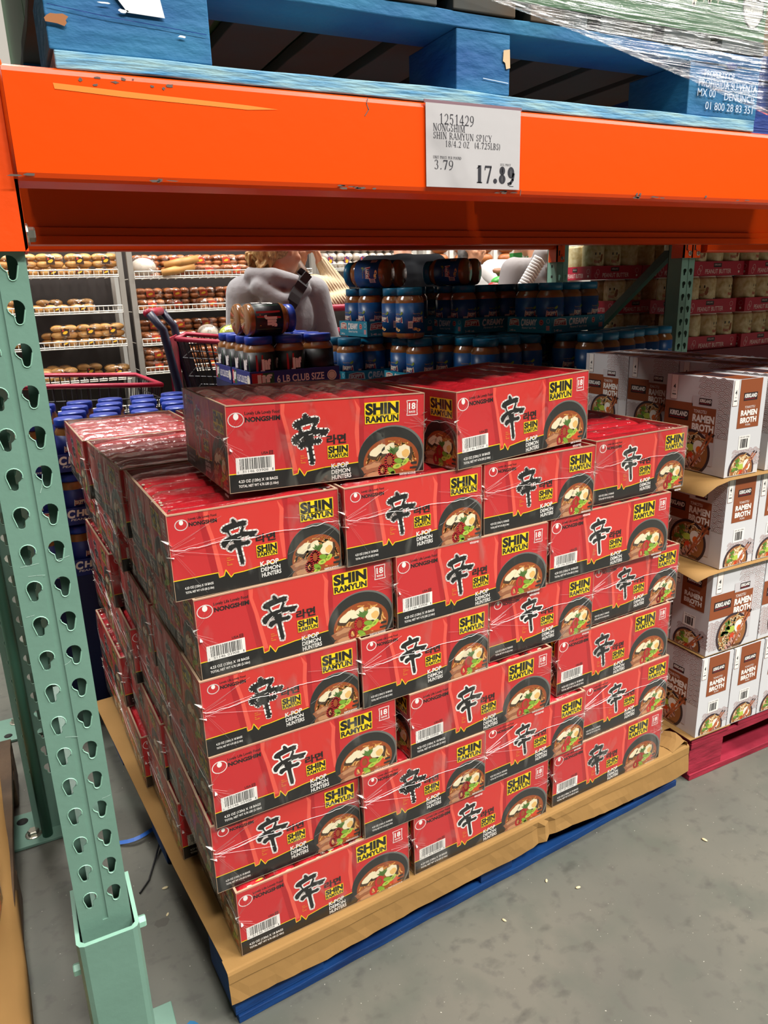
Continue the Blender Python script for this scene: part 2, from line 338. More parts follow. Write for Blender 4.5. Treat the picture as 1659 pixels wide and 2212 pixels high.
def carton_face(W, wide):
    a = Art(); A = lambda p, q: p if wide else q
    a.rect(0, 0, W, CH, RED, 0.5)
    # pouch picture: folds of a red packet, black band with a gold zigzag line
    pu = A(10.03, 6.3); pb = A(12.05, 8.05); pr = A(25.6, 20.6)
    lo = A(3.42, 3.8); zz = A([(12.05, 2.1), (13.0, 2.3), (13.26, 3.3), (14.26, 1.7), (14.8, 2.5), (18.3, 2.9), (25.6, 3.2)], [(8.05, 2.85), (8.9, 3.0), (9.28, 4.05), (10.14, 2.5), (10.7, 3.05), (12.5, 3.1), (20.6, 3.9)])
    a.poly([(pu - .05, CH - .05), (pu, 13.6), (pu + .78, 10.4)] + zz + [(pr, 10.4), (pr + .3, 13.5), (pr - .1, CH - .05)], RED2, 1)
    a.poly([(pu + .1, CH - .3), (pu + .05, 13.6), (pu + .8, 10.4), (pb, 2.9), (pb + .9, 2.9), (pu + 1.5, 10.4), (pu + .7, 13.6), (pu + .9, CH - .3)], RED4, 1.5)
    a.poly([(pr - .9, CH - .3), (pr - .5, 13.5), (pr - .9, 9), (pr - .5, 4.2), (pr + .1, 4.2), (pr, 10.4), (pr + .3, 13.5)], RED4, 1.5)
    a.poly([(pr + .1, CH - .05), (pr + .35, 13.5), (pr + .05, 10), (pr + .05, 4), (pr + 1.1, 4), (pr + 1.0, 13.5), (pr + 1.2, CH - .05)], RED3, 1)
    a.poly([(pu - .9, CH - .05), (pu - .9, 13.5), (pb - 1.3, lo), (pb - .1, lo), (pu + .7, 10.4), (pu - .05, 13.6), (pu - .05, CH - .05)], RED3, 1)
    a.poly([(0, 0), (W, 0), (W, lo)] + [(pr, lo)] + [(x, y) for x, y in zz[::-1]] + [(pb - .12, lo), (0, lo)], INK, 2)
    a.line([(0, lo), (pb - .12, lo)], .16, YEL, 3); a.line(zz, .16, YEL, 3); a.line([(pb - .12, lo), zz[0]], .16, GOLD, 3)
    # maker's mark
    lx, ly, lr = A((1.83, 13.06, 1.40), (2.4, 13.6, 1.06))
    a.ring(lx, ly, lr, lr * .87, .16, WHT, 4, 26); a.ell(lx + .02, ly + lr * .40, lr * .34, lr * .42, WHT, 4, 18)
    if wide:
        a.text('Lovely Life Lovely Food', 3.46, 13.62, 9.9, 14.4, INK, 4, .02); a.text('NONGSHIM', 3.48, 12.5, 9.98, 13.4, INK, 4, .045)
        hanja(a, 12.6 - 9.157 * 1.08, 3.2 - 3.94 * 1.03, 1.06)
        a.text('라면', 18.9, 7.2, 22.85, 9.0, INK, 14, .03); shin(a, 19.1, 4.55, 23.2, 6.8)
        a.text('K-POP', 19.7, 2.45, 23.3, 3.45, WHT, 14, .03, slope=.03); a.text('DEMON', 19.7, 1.4, 23.6, 2.25, WHT, 14, .025, slope=.03); a.text('HUNTERS', 19.75, .3, 23.8, 1.2, WHT, 14, .025, slope=.04)
        a.text('NETFLIX', 20.6, 3.62, 22.3, 3.95, CHIL, 14, .02)
        shin(a, 26.95, 10.55, 34.15, 14.3)
        fr = [(36.0, 11.45), (36.12, 12.0), (36.12, 13.7), (36.0, 14.3), (38.4, 14.3), (38.28, 13.7), (38.28, 12.0), (38.4, 11.45)]
        a.line(fr, .15, WHT, 5, True); a.text('18', 36.45, 12.55, 37.95, 13.85, WHT, 5, .03); a.text('BAGS', 36.5, 11.9, 37.9, 12.3, WHT, 5, .03)
        noodle_bowl(a, 32.75, 3.6, 7.15, 6.0, W)
        a.rect(1.37, 3.3, 8.57, 6.3, WHT, 5); x = 2.1; r = random.Random(11)
        while x < 7.9:
            b = r.choice((.07, .12, .18)); a.rect(x, 4.05, x + b, 6.1, INK, 6); x += b + r.choice((.09, .12, .17))
        a.text('0', 1.6, 3.45, 1.85, 3.85, INK, 6); a.text('31146', 2.5, 3.5, 4.7, 3.95, INK, 6); a.text('03908', 5.1, 3.5, 7.3, 3.95, INK, 6); a.text('1', 8.1, 3.5, 8.25, 3.95, INK, 6)
        a.text('USA', 6.2, 6.55, 7.45, 7.05, INK, 6, .01); a.line([(7.65, 6.5), (8.3, 6.5), (8.3, 7.1), (7.65, 7.1)], .08, INK, 6, True); a.text('m', 7.75, 6.6, 8.2, 6.95, INK, 6)
        a.text('4.23 OZ (120g) X 18 BAGS', 1.68, 1.55, 9.05, 2.25, WHT, 6, .02); a.text('TOTAL NET WT 4.76 LBS (2.16kg)', 1.68, .7, 9.13, 1.35, WHT, 6, .02)
        ty, tx = 5.65, 13.6
    else:
        a.text('Lovely Life Lovely Food', 3.68, 14.1, 8.58, 14.7, INK, 4, .02); a.text('NONGSHIM', 3.68, 13.1, 8.56, 13.85, INK, 4, .045)
        hanja(a, 0, 0, 1.0)
        a.text('라면', 15.2, 7.95, 18.95, 9.55, INK, 14, .03); shin(a, 15.25, 5.25, 19.05, 7.4)
        a.text('K-POP', 15.65, 3.25, 19.2, 4.25, WHT, 14, .03, slope=.03); a.text('DEMON', 15.7, 2.25, 19.45, 3.05, WHT, 14, .025, slope=.03); a.text('HUNTERS', 15.8, 1.2, 19.55, 2.05, WHT, 14, .025, slope=.04)
        a.text('NETFLIX', 16.4, 4.4, 18.3, 4.75, CHIL, 14, .02)
        shin(a, 24.05, 10.5, 30.5, 14.0)
        noodle_bowl(a, 26.9, 3.75, 5.75, 5.75, W)
        a.text('4.23 OZ (120g) X 18 BAGS', 1.82, 1.75, 6.87, 2.35, WHT, 6, .02); a.text('TOTAL NET WT 4.76 LBS (2.16kg)', 1.85, .95, 6.88, 1.5, WHT, 6, .02)
        ty, tx = 6.3, 9.65
    for k, (t, wd) in enumerate((('Spicy', .7), ('Happiness', 1.25), ('In', .25), ('Noodles', .95))):
        a.text(t, tx, ty - .42 * k - .28, tx + wd, ty - .42 * k, GOLD, 14)
    # worn pale board edges
    a.line([(0, .05), (W, .05)], .10, EDGE, 20); a.line([(0, CH - .05), (W, CH - .05)], .12, EDGE, 20)
    a.line([(.04, 0), (.04, CH)], .08, EDGE, 20); a.line([(W - .04, 0), (W - .04, CH)], .08, EDGE, 20)
    return a
def make_carton():
    """open-topped noodle carton, origin at the lower corner where the wide face (-Y) meets the left narrow face (-X)"""
    root = thing('noodle_carton', 'tmp', 'carton', group='red noodle cartons stacked on the blue pallet')
    wx, dy, h = CA * KC, CB * KC, CH * KC; t = .004
    g = G()
    g.box((0, 0, 0), (wx, dy, .006), KRAFT_IN)
    g.box((0, 0, 0), (wx, t, h), RED); g.box((0, dy - t, 0), (wx, dy, h), RED); g.box((0, t, 0), (t, dy - t, h), RED); g.box((wx - t, t, 0), (wx, dy - t, h), RED)
    for (p, q) in (((0, 0), (wx, t)), ((0, dy - t), (wx, dy)), ((0, t), (t, dy - t)), ((wx - t, t), (wx, dy - t))):
        g.box((p[0], p[1], h), (q[0], q[1], h + .0006), EDGE)
    fa, fb = carton_face(CA, True), carton_face(CB, False)
    fa.put(g, (0, 0, 0), (1, 0, 0), (0, -1, 0), KC); fa.put(g, (wx, dy, 0), (-1, 0, 0), (0, 1, 0), KC)
    fb.put(g, (0, dy, 0), (0, -1, 0), (-1, 0, 0), KC); fb.put(g, (wx, 0, 0), (0, 1, 0), (1, 0, 0), KC)
    g.build('carton_body', root, fix=False)
    for k in range(6):                                    # six packets wide, standing on edge
        g = G(); w1 = (wx - 2 * t) / 6; n, mm = 14, 8; vs = []; fs = []
        for i in range(n + 1):
            for j in range(mm + 1):
                u, v = j / mm, i / n
                z = h - .014 + .012 * math.sin(PI * u) ** .6 - .006 * (1 if i in (0, n) else 0) + .0035 * noise.noise((k * 3.1 + u * 3, v * 9, 0))
                vs.append((t + w1 * (k + u * .98 + .01), t + .002 + (dy - 2 * t - .004) * v, z))
        q = lambda i, j: i * (mm + 1) + j
        for i in range(n):
            for j in range(mm): fs.append((q(i, j), q(i, j + 1), q(i + 1, j + 1), q(i + 1, j)))
        o = len(vs); vs += [(a, b, .02) for a, b, _ in (vs[q(0, 0)], vs[q(0, mm)], vs[q(n, mm)], vs[q(n, 0)])]
        fs += [(q(0, 0), q(n, 0), o + 3, o), (q(0, mm), o + 1, o + 2, q(n, mm))]
        g.add(vs, fs, FOIL, smooth=True)
        a = Art(); r = random.Random(k)
        for z2 in range(5):
            x = r.uniform(.6, w1 * 100 - 1.2); y = r.choice((.5, 1.1, 25.6, 26.6)) + r.uniform(0, .5)
            a.poly(rnd_poly(x, y, r.uniform(.4, 1.0), .3, 7, k * 9 + z2), r.choice((FOILW, FOILW, FOILY, INK)), 1)
        a.put(g, (t + w1 * k, t, h - .006), (1, 0, 0), (0, 0, 1), up=(0, 1, 0))
        g.build('noodle_packet', root, fix=False)
    # shrink film: thin shell hugging the carton, open "bullseyes" and a seam round the narrow faces
    e = .0016; g = G(); nx, nz = 14, 8
    def sheet(o, u, n, W, H, upv, m, seed):
        vs = []; fs = []
        for i in range(nz + 1):
            for j in range(nx + 1):
                a, b = j / nx, i / nz
                d = .0022 * noise.noise((a * 7 + seed, b * 5, seed * 1.7)) if 0 < i < nz and 0 < j < nx else 0
                vs.append(Vector(o) + Vector(u) * (W * a) + Vector(upv) * (H * b) + Vector(n) * (abs(d) if m is WRAP else -abs(d) * 1.6))
        for i in range(nz):
            for j in range(nx):
                p = i * (nx + 1) + j; fs.append((p, p + 1, p + nx + 2, p + nx + 1))
        g.add(vs, fs, m, smooth=True)
    z0 = .001
    sheet((-e, -e, z0), (1, 0, 0), (0, -1, 0), wx + 2 * e, h, (0, 0, 1), WRAP, 1); sheet((wx + e, dy + e, z0), (-1, 0, 0), (0, 1, 0), wx + 2 * e, h, (0, 0, 1), WRAP, 2)
    sheet((-e, dy + e, z0), (0, -1, 0), (-1, 0, 0), dy + 2 * e, h, (0, 0, 1), WRAP, 3); sheet((wx + e, -e, z0), (0, 1, 0), (1, 0, 0), dy + 2 * e, h, (0, 0, 1), WRAP, 4)
    sheet((-e, -e, h + .0005), (1, 0, 0), (0, 0, 1), wx + 2 * e, dy + 2 * e, (0, 1, 0), WRAPT, 5)
    r = random.Random(3); seams = []
    GL = GLINT
    for sx, nxv in ((-e - .0015, -1), (wx + e + .0015, 1)):
        pts = [(sx, dy * i / 40, h * (.60 + .012 * math.sin(i * .5)) + r.uniform(-.0008, .0008) * (2.2 if i < 7 or i > 34 else .6)) for i in range(41)]
        s2 = G(); s2.tube(pts, .00035, SEAM, 4); seams.append(s2)
        for yy, sg in ((-e, -1), (dy + e, 1)):             # crumpled tufts where the seam turns the corner
            for k in range(9):
                b = Vector((sx + nxv * r.uniform(-.004, .001), yy + r.uniform(-.004, .004), h * .6 + r.uniform(-.02, .02)))
                q = [b + Vector((r.uniform(-.007, .007), r.uniform(-.007, .007), r.uniform(-.012, .012))) for _ in range(3)]
                g.add(q, [(0, 1, 2)], SEAM if k % 3 == 0 else WRAPT)
            for k in range(9):                             # thin pleat lines added to draw the film's glare streaks
                x = sx - nxv * r.uniform(.012, .05)
                g.tube([(sx, yy + sg * .0006, h * .6 + r.uniform(-.006, .006)), (x, yy + sg * .0012, h * .6 + r.uniform(-.065, .055))], .00022, GLINT, 3, caps=False)
                yq = yy - sg * r.uniform(.015, .12); g.tube([(sx, yy - sg * .004, h * .6 + r.uniform(-.01, .01)), (sx + nxv * .0006, yq, h * .6 + r.uniform(-.09, .05))], .00024, GLINT, 3, caps=False)
    fo = g.build('shrink_film', root, fix=False); [tag(s2.build('film_seam', fo, fix=False), 'white crinkled seam of the clear film') for s2 in seams]
    return root
# ---------------------------------------------------------------- floor and far wall
def floor_mat():
    m = bpy.data.materials.new('concrete'); m.use_nodes = True; nt = m.node_tree; b = nt.nodes['Principled BSDF']
    tc = nt.nodes.new('ShaderNodeTexCoord')
    def nz(sc, det, lo, hi, st=(1, 1, 1)):
        mp = nt.nodes.new('ShaderNodeMapping'); mp.inputs['Scale'].default_value = st; nt.links.new(tc.outputs['Object'], mp.inputs[0])
        n = nt.nodes.new('ShaderNodeTexNoise'); n.inputs['Scale'].default_value = sc; n.inputs['Detail'].default_value = det; nt.links.new(mp.outputs[0], n.inputs['Vector'])
        r = nt.nodes.new('ShaderNodeMapRange'); r.inputs[1].default_value = lo; r.inputs[2].default_value = hi; nt.links.new(n.outputs['Fac'], r.inputs[0]); return r.outputs[0], n
    def mix(f, a, bb):
        x = nt.nodes.new('ShaderNodeMix'); x.data_type = 'RGBA'; nt.links.new(f, x.inputs[0])
        for i, v in ((6, a), (7, bb)):
            if isinstance(v, str): x.inputs[i].default_value = lin(v)
            else: nt.links.new(v, x.inputs[i])
        return x.outputs[2]
    c = mix(nz(2.2, 6, .38, .62)[0], '5f6058', '6b6a60'); c = mix(nz(7, 5, .5, .72)[0], c, '5a5e55')
    c = mix(nz(30, 6, .55, .75)[0], c, '575650'); c = mix(nz(13, 9, .60, .78, (1, 1.6, 1))[0], c, '4a4a44'); c = mix(nz(170, 2, .73, .78)[0], c, 'c9c5b8')
    nt.links.new(c, b.inputs['Base Color']); f, n = nz(9, 5, .3, .7)
    rr = nt.nodes.new('ShaderNodeMapRange'); rr.inputs[3].default_value = .34; rr.inputs[4].default_value = .6; nt.links.new(n.outputs['Fac'], rr.inputs[0]); nt.links.new(rr.outputs[0], b.inputs['Roughness'])
    bp = nt.nodes.new('ShaderNodeBump'); bp.inputs['Strength'].default_value = .08; nt.links.new(n.outputs['Fac'], bp.inputs['Height']); nt.links.new(bp.outputs[0], b.inputs['Normal'])
    return m
g = G(); g.box((-9, -9, -.05), (12, 9, 0), floor_mat()); tag(g.build('floor'), kind='structure')
g = G(); g.box((-9, 6.6, 0), (12, 6.7, 7.5), mat('wall_paint', '8d8a84', .7)); tag(g.build('wall_back'), kind='structure')

# ---------------------------------------------------------------- steel racking
ORANGE = mat('orange_paint', 'ee4a00', .33, spec=.32, bump=.03, bump_scale=30); ORANGE_D = mat('orange_paint_bracket', 'e84a06', .38, bump=.05, bump_scale=60)
GREEN = mat('green_paint', '6f9484', .42, spec=.45, noise_amt=.10, noise_scale=9, bump=.04, bump_scale=80); GREEN_E = mat('green_paint_edge', '8fbda8', .4)
GREEND = mat('dark_green_paint', '3f7560', .45)
ZINC = mat('zinc_bolt', 'b9b6a8', .3, metal=.9); GREY_CHIP = mat('bare_steel_chip', '6a5f58', .5, metal=.4); SCUFF = mat('scuff', 'a9c7b9', .6)
HOLE_R = [(.0098 * math.cos(t), -.0098 + .0098 * math.sin(t)) for t in [(-10 + 21 * i) * PI / 180 for i in range(11)]] + [(-.0065, -.0165), (-.0036, -.0188), (-.0032, -.0235)] + \
         [(.0016 + .0047 * math.cos(t), -.0245 + .0047 * math.sin(t)) for t in [(190 + 32 * i) * PI / 180 for i in range(6)]]
HOLE_L = [(-x, z) for x, z in HOLE_R][::-1]
def perforated(g, z0, z1, flip=False, top=1.36434, y=0.0, x0=-.055, x1=.019, th=.0026, mt=None):
    """front plate of an upright: two columns of teardrop slots, 2 inch pitch, a shallow groove between them"""
    mt = mt or GREEN; p = .0508; k0 = math.ceil((top + .012 - z1) / p); zs = []
    k = k0
    while top - k * p - .039 > z0: zs.append(top - k * p); k += 1
    mid = -.018
    for (a, b, hx, H) in ((x0, mid - .004, -.0345, HOLE_L), (mid + .004, x1, .0, HOLE_R)):
        zt = z1
        for z in zs:
            zb = max(z0, z - .0388)
            hole = [(hx + q[0], z + q[1]) for q in H]
            g.prism([(a, zb), (b, zb), (b, zt), (a, zt)], 1, y, y + th, mt, holes=[hole])
            e = [(hx + q[0] * 1.0, y - .0004, z + q[1]) for q in H]                   # pale rolled rim of the slot
            g.tube([e[i] for i in range(9, len(e))] + [e[0]], .0008, GREEN_E, 4, caps=False)
            zt = zb
        g.box((a, y, z0), (b, y + th, zt), mt)
    g.box((mid - .004, y + .0022, z0), (mid + .004, y + .0045, z1), mt)
FOOT = {}
def upright(name, label, dx, dy, z0, z1, foot, front=True, slots=(None, None), group=None, marks=None):
    t = thing(name, label, 'rack upright', (dx, dy, 0), 0, group)
    g = G(); x0, x1, d = -.055, .019, .075; zs0, zs1 = slots
    if z0 < zs0: g.box((x0, 0, z0), (x1, .0026, zs0), GREEN)
    perforated(g, zs0, zs1)
    if zs1 < z1: g.box((x0, 0, zs1), (x1, .0026, z1), GREEN)
    for xa, xb in ((x0, x0 + .0026), (x1 - .0026, x1)):
        zc = z1
        g.box((xa, .002, z0), (xb, d, z1), GREEN)
    g.box((x0, d - .003, z0), (x0 + .02, d, z1), GREEN); g.box((x1 - .02, d - .003, z0), (x1, d, z1), GREEN)
    if marks: marks.put(g, (0, -.0003, 0), (1, 0, 0), (0, -1, 0))
    g.build('post', t, fix=False)
    f = G(); f.box(foot[0], foot[1], GREEN); FOOT[t.name] = f.build('foot_plate', t, bevel=.0015)
    return t
def hexbolt(parent, c, axis, r=.009, h=.009, m=None, name='bolt', washer=True):
    m = m or ZINC; g = G(); A = {'x': Matrix.Rotation(PI / 2, 4, 'Y'), '-x': Matrix.Rotation(-PI / 2, 4, 'Y'), 'z': Matrix.Identity(4), '-y': Matrix.Rotation(PI / 2, 4, 'X')}[axis]
    M = Matrix.Translation(c) @ A
    if washer: g.lathe([(r * 1.45, 0), (r * 1.45, .002), (r * 1.2, .003)], m, 18, M, False)
    g.lathe([(r, 0), (r, h * .85), (r * .86, h)], m, 6, M, False)
    return g.build(name, parent)
# front upright, its bolted sleeve and foot
a = Art()
for (x, z, l, s) in ((-4.6, 98, 2.2, .15), (-3.9, 96.6, 2.0, -.2), (-.4, 98.2, 1.8, .3), (-2.9, 72, 1.6, -.4), (.5, 60.5, 1.2, .2), (-1.4, 83, .9, .5), (-4.6, 24, 2, .12), (.2, 18, .8, .8), (-3.7, 20, 1.1, -.3), (-.8, 107.5, .6, 2.4), (-5.0, 91, 1.0, .1)):
    a.line([(x, z), (x + l * .5, z + s * .3), (x + l, z + s)], .07, SCUFF, 1)
up = upright('rack_upright', 'mint green front rack upright with teardrop slots and a bolted foot sleeve', 0, 0, .006, 4.2, ((-.10, -.045, .001), (.07, .158, .009)), slots=(.392, 1.42), marks=a)
g = G(); zt = .381
prof = [(-.064, .10), (-.064, -.018), (-.060, -.025), (-.053, -.028), (.017, -.028), (.024, -.025), (.028, -.018), (.028, .10),
        (.022, .10), (.022, -.015), (.016, -.021), (-.052, -.021), (-.058, -.015), (-.058, .10)]
g.prism(prof, 2, .009, zt, GREEN); g.add([(p[0], p[1], zt + .0006) for p in prof], [[0, 1, 12, 13], [1, 2, 11, 12], [2, 3, 11], [3, 4, 10, 11], [4, 5, 9, 10], [5, 6, 9], [6, 7, 8, 9]], GREEN_E)
sl = g.build('foot_sleeve', up)
hexbolt(up, (.029, .02, .345), 'x', .0095, .011, GREEN_E, washer=False); hexbolt(up, (-.065, .02, .30), '-x', .0095, .011, GREEN_E, washer=False)
# rear upright of the same frame, conduit tube, foot plates with anchor bolts
ru = upright('rack_upright', 'dark rear rack upright left of the noodle pallet, seen behind the front post', -.09, .80, .006, 3.2, ((-.11, -.045, .001), (.10, .095, .009)), slots=(.15, 1.40))
hexbolt(FOOT[ru.name], (-.06, -.005, .009), 'z', .014, .014)
g = G(); g.lathe([(.014, 0), (.014, .0006)], mat('hole_dark', '1a1a18', .8), 16, Matrix.Translation((-.085, .06, .0092))); g.build('anchor_hole', FOOT[ru.name])
g = G(); g.tube([(-.118, .776, .009), (-.118, .776, .5), (-.118, .776, 1.1), (-.118, .776, 2.4)], .0125, GREEND, 12)
tag(g.build('conduit_tube'), 'dark green vertical tube standing on the foot plate of the rear upright', 'tube')
g = G(); M = Matrix.Translation((-.052, 0, 0))
g.prism([(.80, .40), (.80, .36), (.085, .16), (.085, .20)], 0, -.050, -.030, GREEN); tag(g.build('frame_brace'), 'slanting green brace between the front and rear upright', 'rack brace')
nu = upright('rack_upright', 'green upright of the next rack, its foot plate far left on the floor', -.06, 1.32, .006, 3.2, ((-.17, -.03, .001), (.10, .11, .009)), slots=(.15, 1.40))
hexbolt(FOOT[nu.name], (-.12, .075, .009), 'z', .014, .014)
g = G(); g.lathe([(.012, 0), (.012, .0006)], MATS['hole_dark'], 16, Matrix.Translation((-.145, .0, .0092))); g.build('anchor_hole', FOOT[nu.name])
cu = upright('rack_upright', 'green teardrop upright right of the dark jar stack, orange brackets at its top', 2.588, 1.30, .006, 3.2, ((-.10, -.03, .001), (.08, .11, .009)), slots=(.5, 1.42))
bu = upright('rack_upright', 'half lit back upright in front of the grey shopper', 2.588, 2.10, .006, 3.2, ((-.10, -.03, .001), (.08, .11, .009)), slots=(.9, 1.42))
g = G()
for k in range(8):
    g.box((-.0562, .03, 1.40 - k * .0508), (-.0548, .042, 1.412 - k * .0508), MATS['hole_dark'])
g.build('side_slots', bu)
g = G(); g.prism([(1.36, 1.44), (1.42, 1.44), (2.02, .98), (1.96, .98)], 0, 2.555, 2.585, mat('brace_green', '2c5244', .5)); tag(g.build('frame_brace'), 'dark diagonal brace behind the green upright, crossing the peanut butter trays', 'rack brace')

def beam(name, label, x0, x1, y0, y1, z0, z1, m=None, ledge=False, face=1):
    t = thing(name, label, 'rack beam'); g = G(); m = m or ORANGE
    r = .008
    if not ledge:
        pr = [(y0 + r, z0), (y1, z0), (y1, z1), (y0 + r, z1), (y0 + .002, z1 - .003), (y0, z1 - r), (y0, z0 + r), (y0 + .002, z0 + .003)]
    else:
        pr = [(y0, z0), (y1, z0), (y1, z1), (y0 + .02, z1), (y0 + .02, z0 + .040), (y0 + .008, z0 + .037), (y0 + .008, z0 + .021), (y0, z0 + .018)]
    g.prism(pr, 0, x0, x1, m); g.build('beam_body', t); return t
BZ, BT = 1.4441, 1.5628
fb_ = beam('rack_beam', 'glossy orange front beam carrying the price sign', .024, 2.53, -.021, .05, BZ, BT)
g = G(); zb = 1.368
g.prism([(-.0655, zb), (.020, zb), (.0235, zb + .004), (.0235, BT + .012), (-.0655, BT + .012)], 1, -.0095, -.0015, ORANGE_D)
g.prism([(zb, -.0095), (BT + .012, -.0095), (BT + .012, .06), (zb + .01, .06)][::-1], 2, 0, 0, ORANGE_D) if False else None
g.box((.0200, -.0095, zb), (.0238, .06, BT + .012), ORANGE_D)
g.tube([(.0235, -.0115, BZ + .002), (.0245, -.014, BZ + .05), (.0245, -.014, BT - .02), (.0225, -.012, BT + .004)], [.0035, .0045, .0045, .003], ORANGE_D, 8)
g.build('end_bracket', fb_)
hexbolt(fb_, (.024, .004, 1.3875), 'x', .0085, .010)
g = G(); g.lathe([(.0085, 0), (.0085, .003), (.006, .004)], ORANGE_D, 14, Matrix.Translation((-.030, -.0095, 1.402)) @ Matrix.Rotation(PI / 2, 4, 'X')); g.build('rivet', fb_)
a = Art(); r = random.Random(4)
for k in range(26):
    x = r.choice((3.2, 12, 18, 44, 70, 98, 120, 150)) + r.uniform(-2, 4); a.poly(rnd_poly(x, r.uniform(.25, .6), r.uniform(.2, .9), r.uniform(.06, .16), 7, k, 0, .4), GREY_CHIP, 1)
for k in range(9):
    a.poly(rnd_poly(14 + r.uniform(-4, 7), 10.7 + r.uniform(-.4, .6), r.uniform(.15, .5), r.uniform(.08, .25), 8, k + 40, 0, .5), GREY_CHIP, 1)
LITE = mat('pale_orange', 'ff8a33', .4)
a.poly([(7.5, 10.2), (16, 9.9), (30, 9.5), (34, 9.3), (30, 9.0), (15, 9.3), (7.6, 9.6)], LITE, .6)  # paler orange streak along the upper left of the beam face
a.line([(46.8, 11.6), (46.6, 10.9), (46.9, 10.2), (46.3, 9.4)], .12, GREY_CHIP, 1); a.line([(72.3, .1), (72.4, .9)], .12, GREY_CHIP, 1)
for x in (97, 112.5, 96.2, 140): a.poly(rnd_poly(x, .9, .25, .22, 7, int(x), 0, .4), GREY_CHIP, 1)
g = G(); a.put(g, (0, -.0213, BZ), (1, 0, 0), (0, -1, 0), step=.0001); g.build('paint_chips', fb_, fix=False)
ORANGE_B = ORANGE
rb_ = beam('rack_beam', 'stepped rear beam of the noodle bay, in shade below the front beam', -.03, 2.6, .93, .98, 1.436, 1.56, ledge=True)
beam('rack_beam', 'front beam of the back rack, behind the rear beam', -.03, 2.6, 1.36, 1.41, 1.462, 1.58)
b3 = beam('rack_beam', 'far beam of the back rack facing the bakery aisle', -.03, 2.53, 2.11, 2.16, 1.487, 1.60)
b4 = beam('rack_beam', 'orange beam on the right of the slotted upright, over the peanut butter', 2.64, 5.0, 1.27, 1.32, 1.425, 1.54)
def bracket(parent, x0, x1, y, z0, z1, name='end_bracket'):
    g = G(); g.box((x0, y - .006, z0), (x1, y, z1), ORANGE_D); g.box((x0, y - .006, z0), (x0 + .006, y + .06, z1), ORANGE_D)
    for k in range(3):
        g.box((x0 + .012, y - .0068, z0 + .03 + k * .055), (x0 + .019, y - .006, z0 + .055 + k * .055), MATS['hole_dark']); g.lathe([(.006, 0), (.006, .004)], ORANGE_D, 10, Matrix.Translation((x1 - .02, y - .006, z0 + .03 + k * .05)) @ Matrix.Rotation(PI / 2, 4, 'X'))
    g.build(name, parent); hexbolt(parent, (x0 + .035, y - .006, z0 + .018), '-y', .007, .007)
beam('rack_beam', 'unseen orange front beam of the shading bay added right of the picture', 2.66, 5.0, -.021, .05, BZ, BT)  # out of frame, part of a bay added to stop light leaking in
fu = upright('rack_upright', 'front upright at the right end of the noodle bay, outside the picture', 2.588, 0, .006, 4.2, ((-.10, -.045, .001), (.07, .158, .009)), slots=(.392, 1.42))
bracket(b4, 2.53, 2.575, 1.297, 1.405, 1.56); bracket(b4, 2.577, 2.625, 1.297, 1.405, 1.56)
bracket(b3, 2.525, 2.575, 2.097, 1.425, 1.60)
# unseen plank decks over the racks, added to shade the bays below
DECKW = mat('deck_plywood', '6b5238', .8, noise_amt=.3, noise_scale=6, stretch=(1, 8, 1))
for i, (x0, x1, y0, y1, z, lb) in enumerate(((-2.4, -.16, .0, .95, 1.565, 'unseen plywood deck added for shade over the bay left of the post'), (.98, 2.53, 1.37, 2.15, 1.60, 'unseen plywood deck of the back rack, added to shade the jars'), (2.66, 5.2, 1.30, 2.15, 1.60, 'unseen plywood deck added to shade the peanut butter pallet'), (2.66, 5.2, .0, .95, 1.565, 'unseen plywood deck added for shade in the front bay right of the broth cartons'))):
    g = G(); n = 8
    for k in range(n): g.box((x0 + (x1 - x0) * k / n, y0, z), (x0 + (x1 - x0) * (k + .985) / n, y1, z + .02), DECKW)
    tag(g.build('shade_deck'), lb, 'unseen shade deck')
# ---------------------------------------------------------------- pallets
def wood(name, hexc, dark): return mat(name, hexc, .62, spec=.3, noise_amt=.5, noise_scale=7, dark=dark, stretch=(1, 1, 5), bump=.25, bump_scale=26)
BLUE = mat('blue_wood', '357aa0', .65, spec=.25, noise_amt=.5, noise_scale=4, dark='1b4a86', stretch=(1, 1, 2.5), bump=.3, bump_scale=26); BLUEB = wood('blue_wood_worn', '3f8fb8', '22629f'); BLUEP = mat('blue_wood_pale', '8fb6bd', .7, noise_amt=.6, noise_scale=14, dark='3d86b4', stretch=(1, 6, 9), bump=.3, bump_scale=30)
BLUED = wood('blue_wood_dark', '0f3c8c', '0a2760'); BLUEN = wood('navy_wood', '114380', '0b2c5e'); REDW = wood('red_wood', 'a82a40', '7d1a2c'); BROWN = wood('raw_wood', '5a4632', '3a2c20')
TANW = mat('fresh_wood', 'd2b48c', .7)
PAINT = mat('stencil_white', 'dfe6ea', .7)
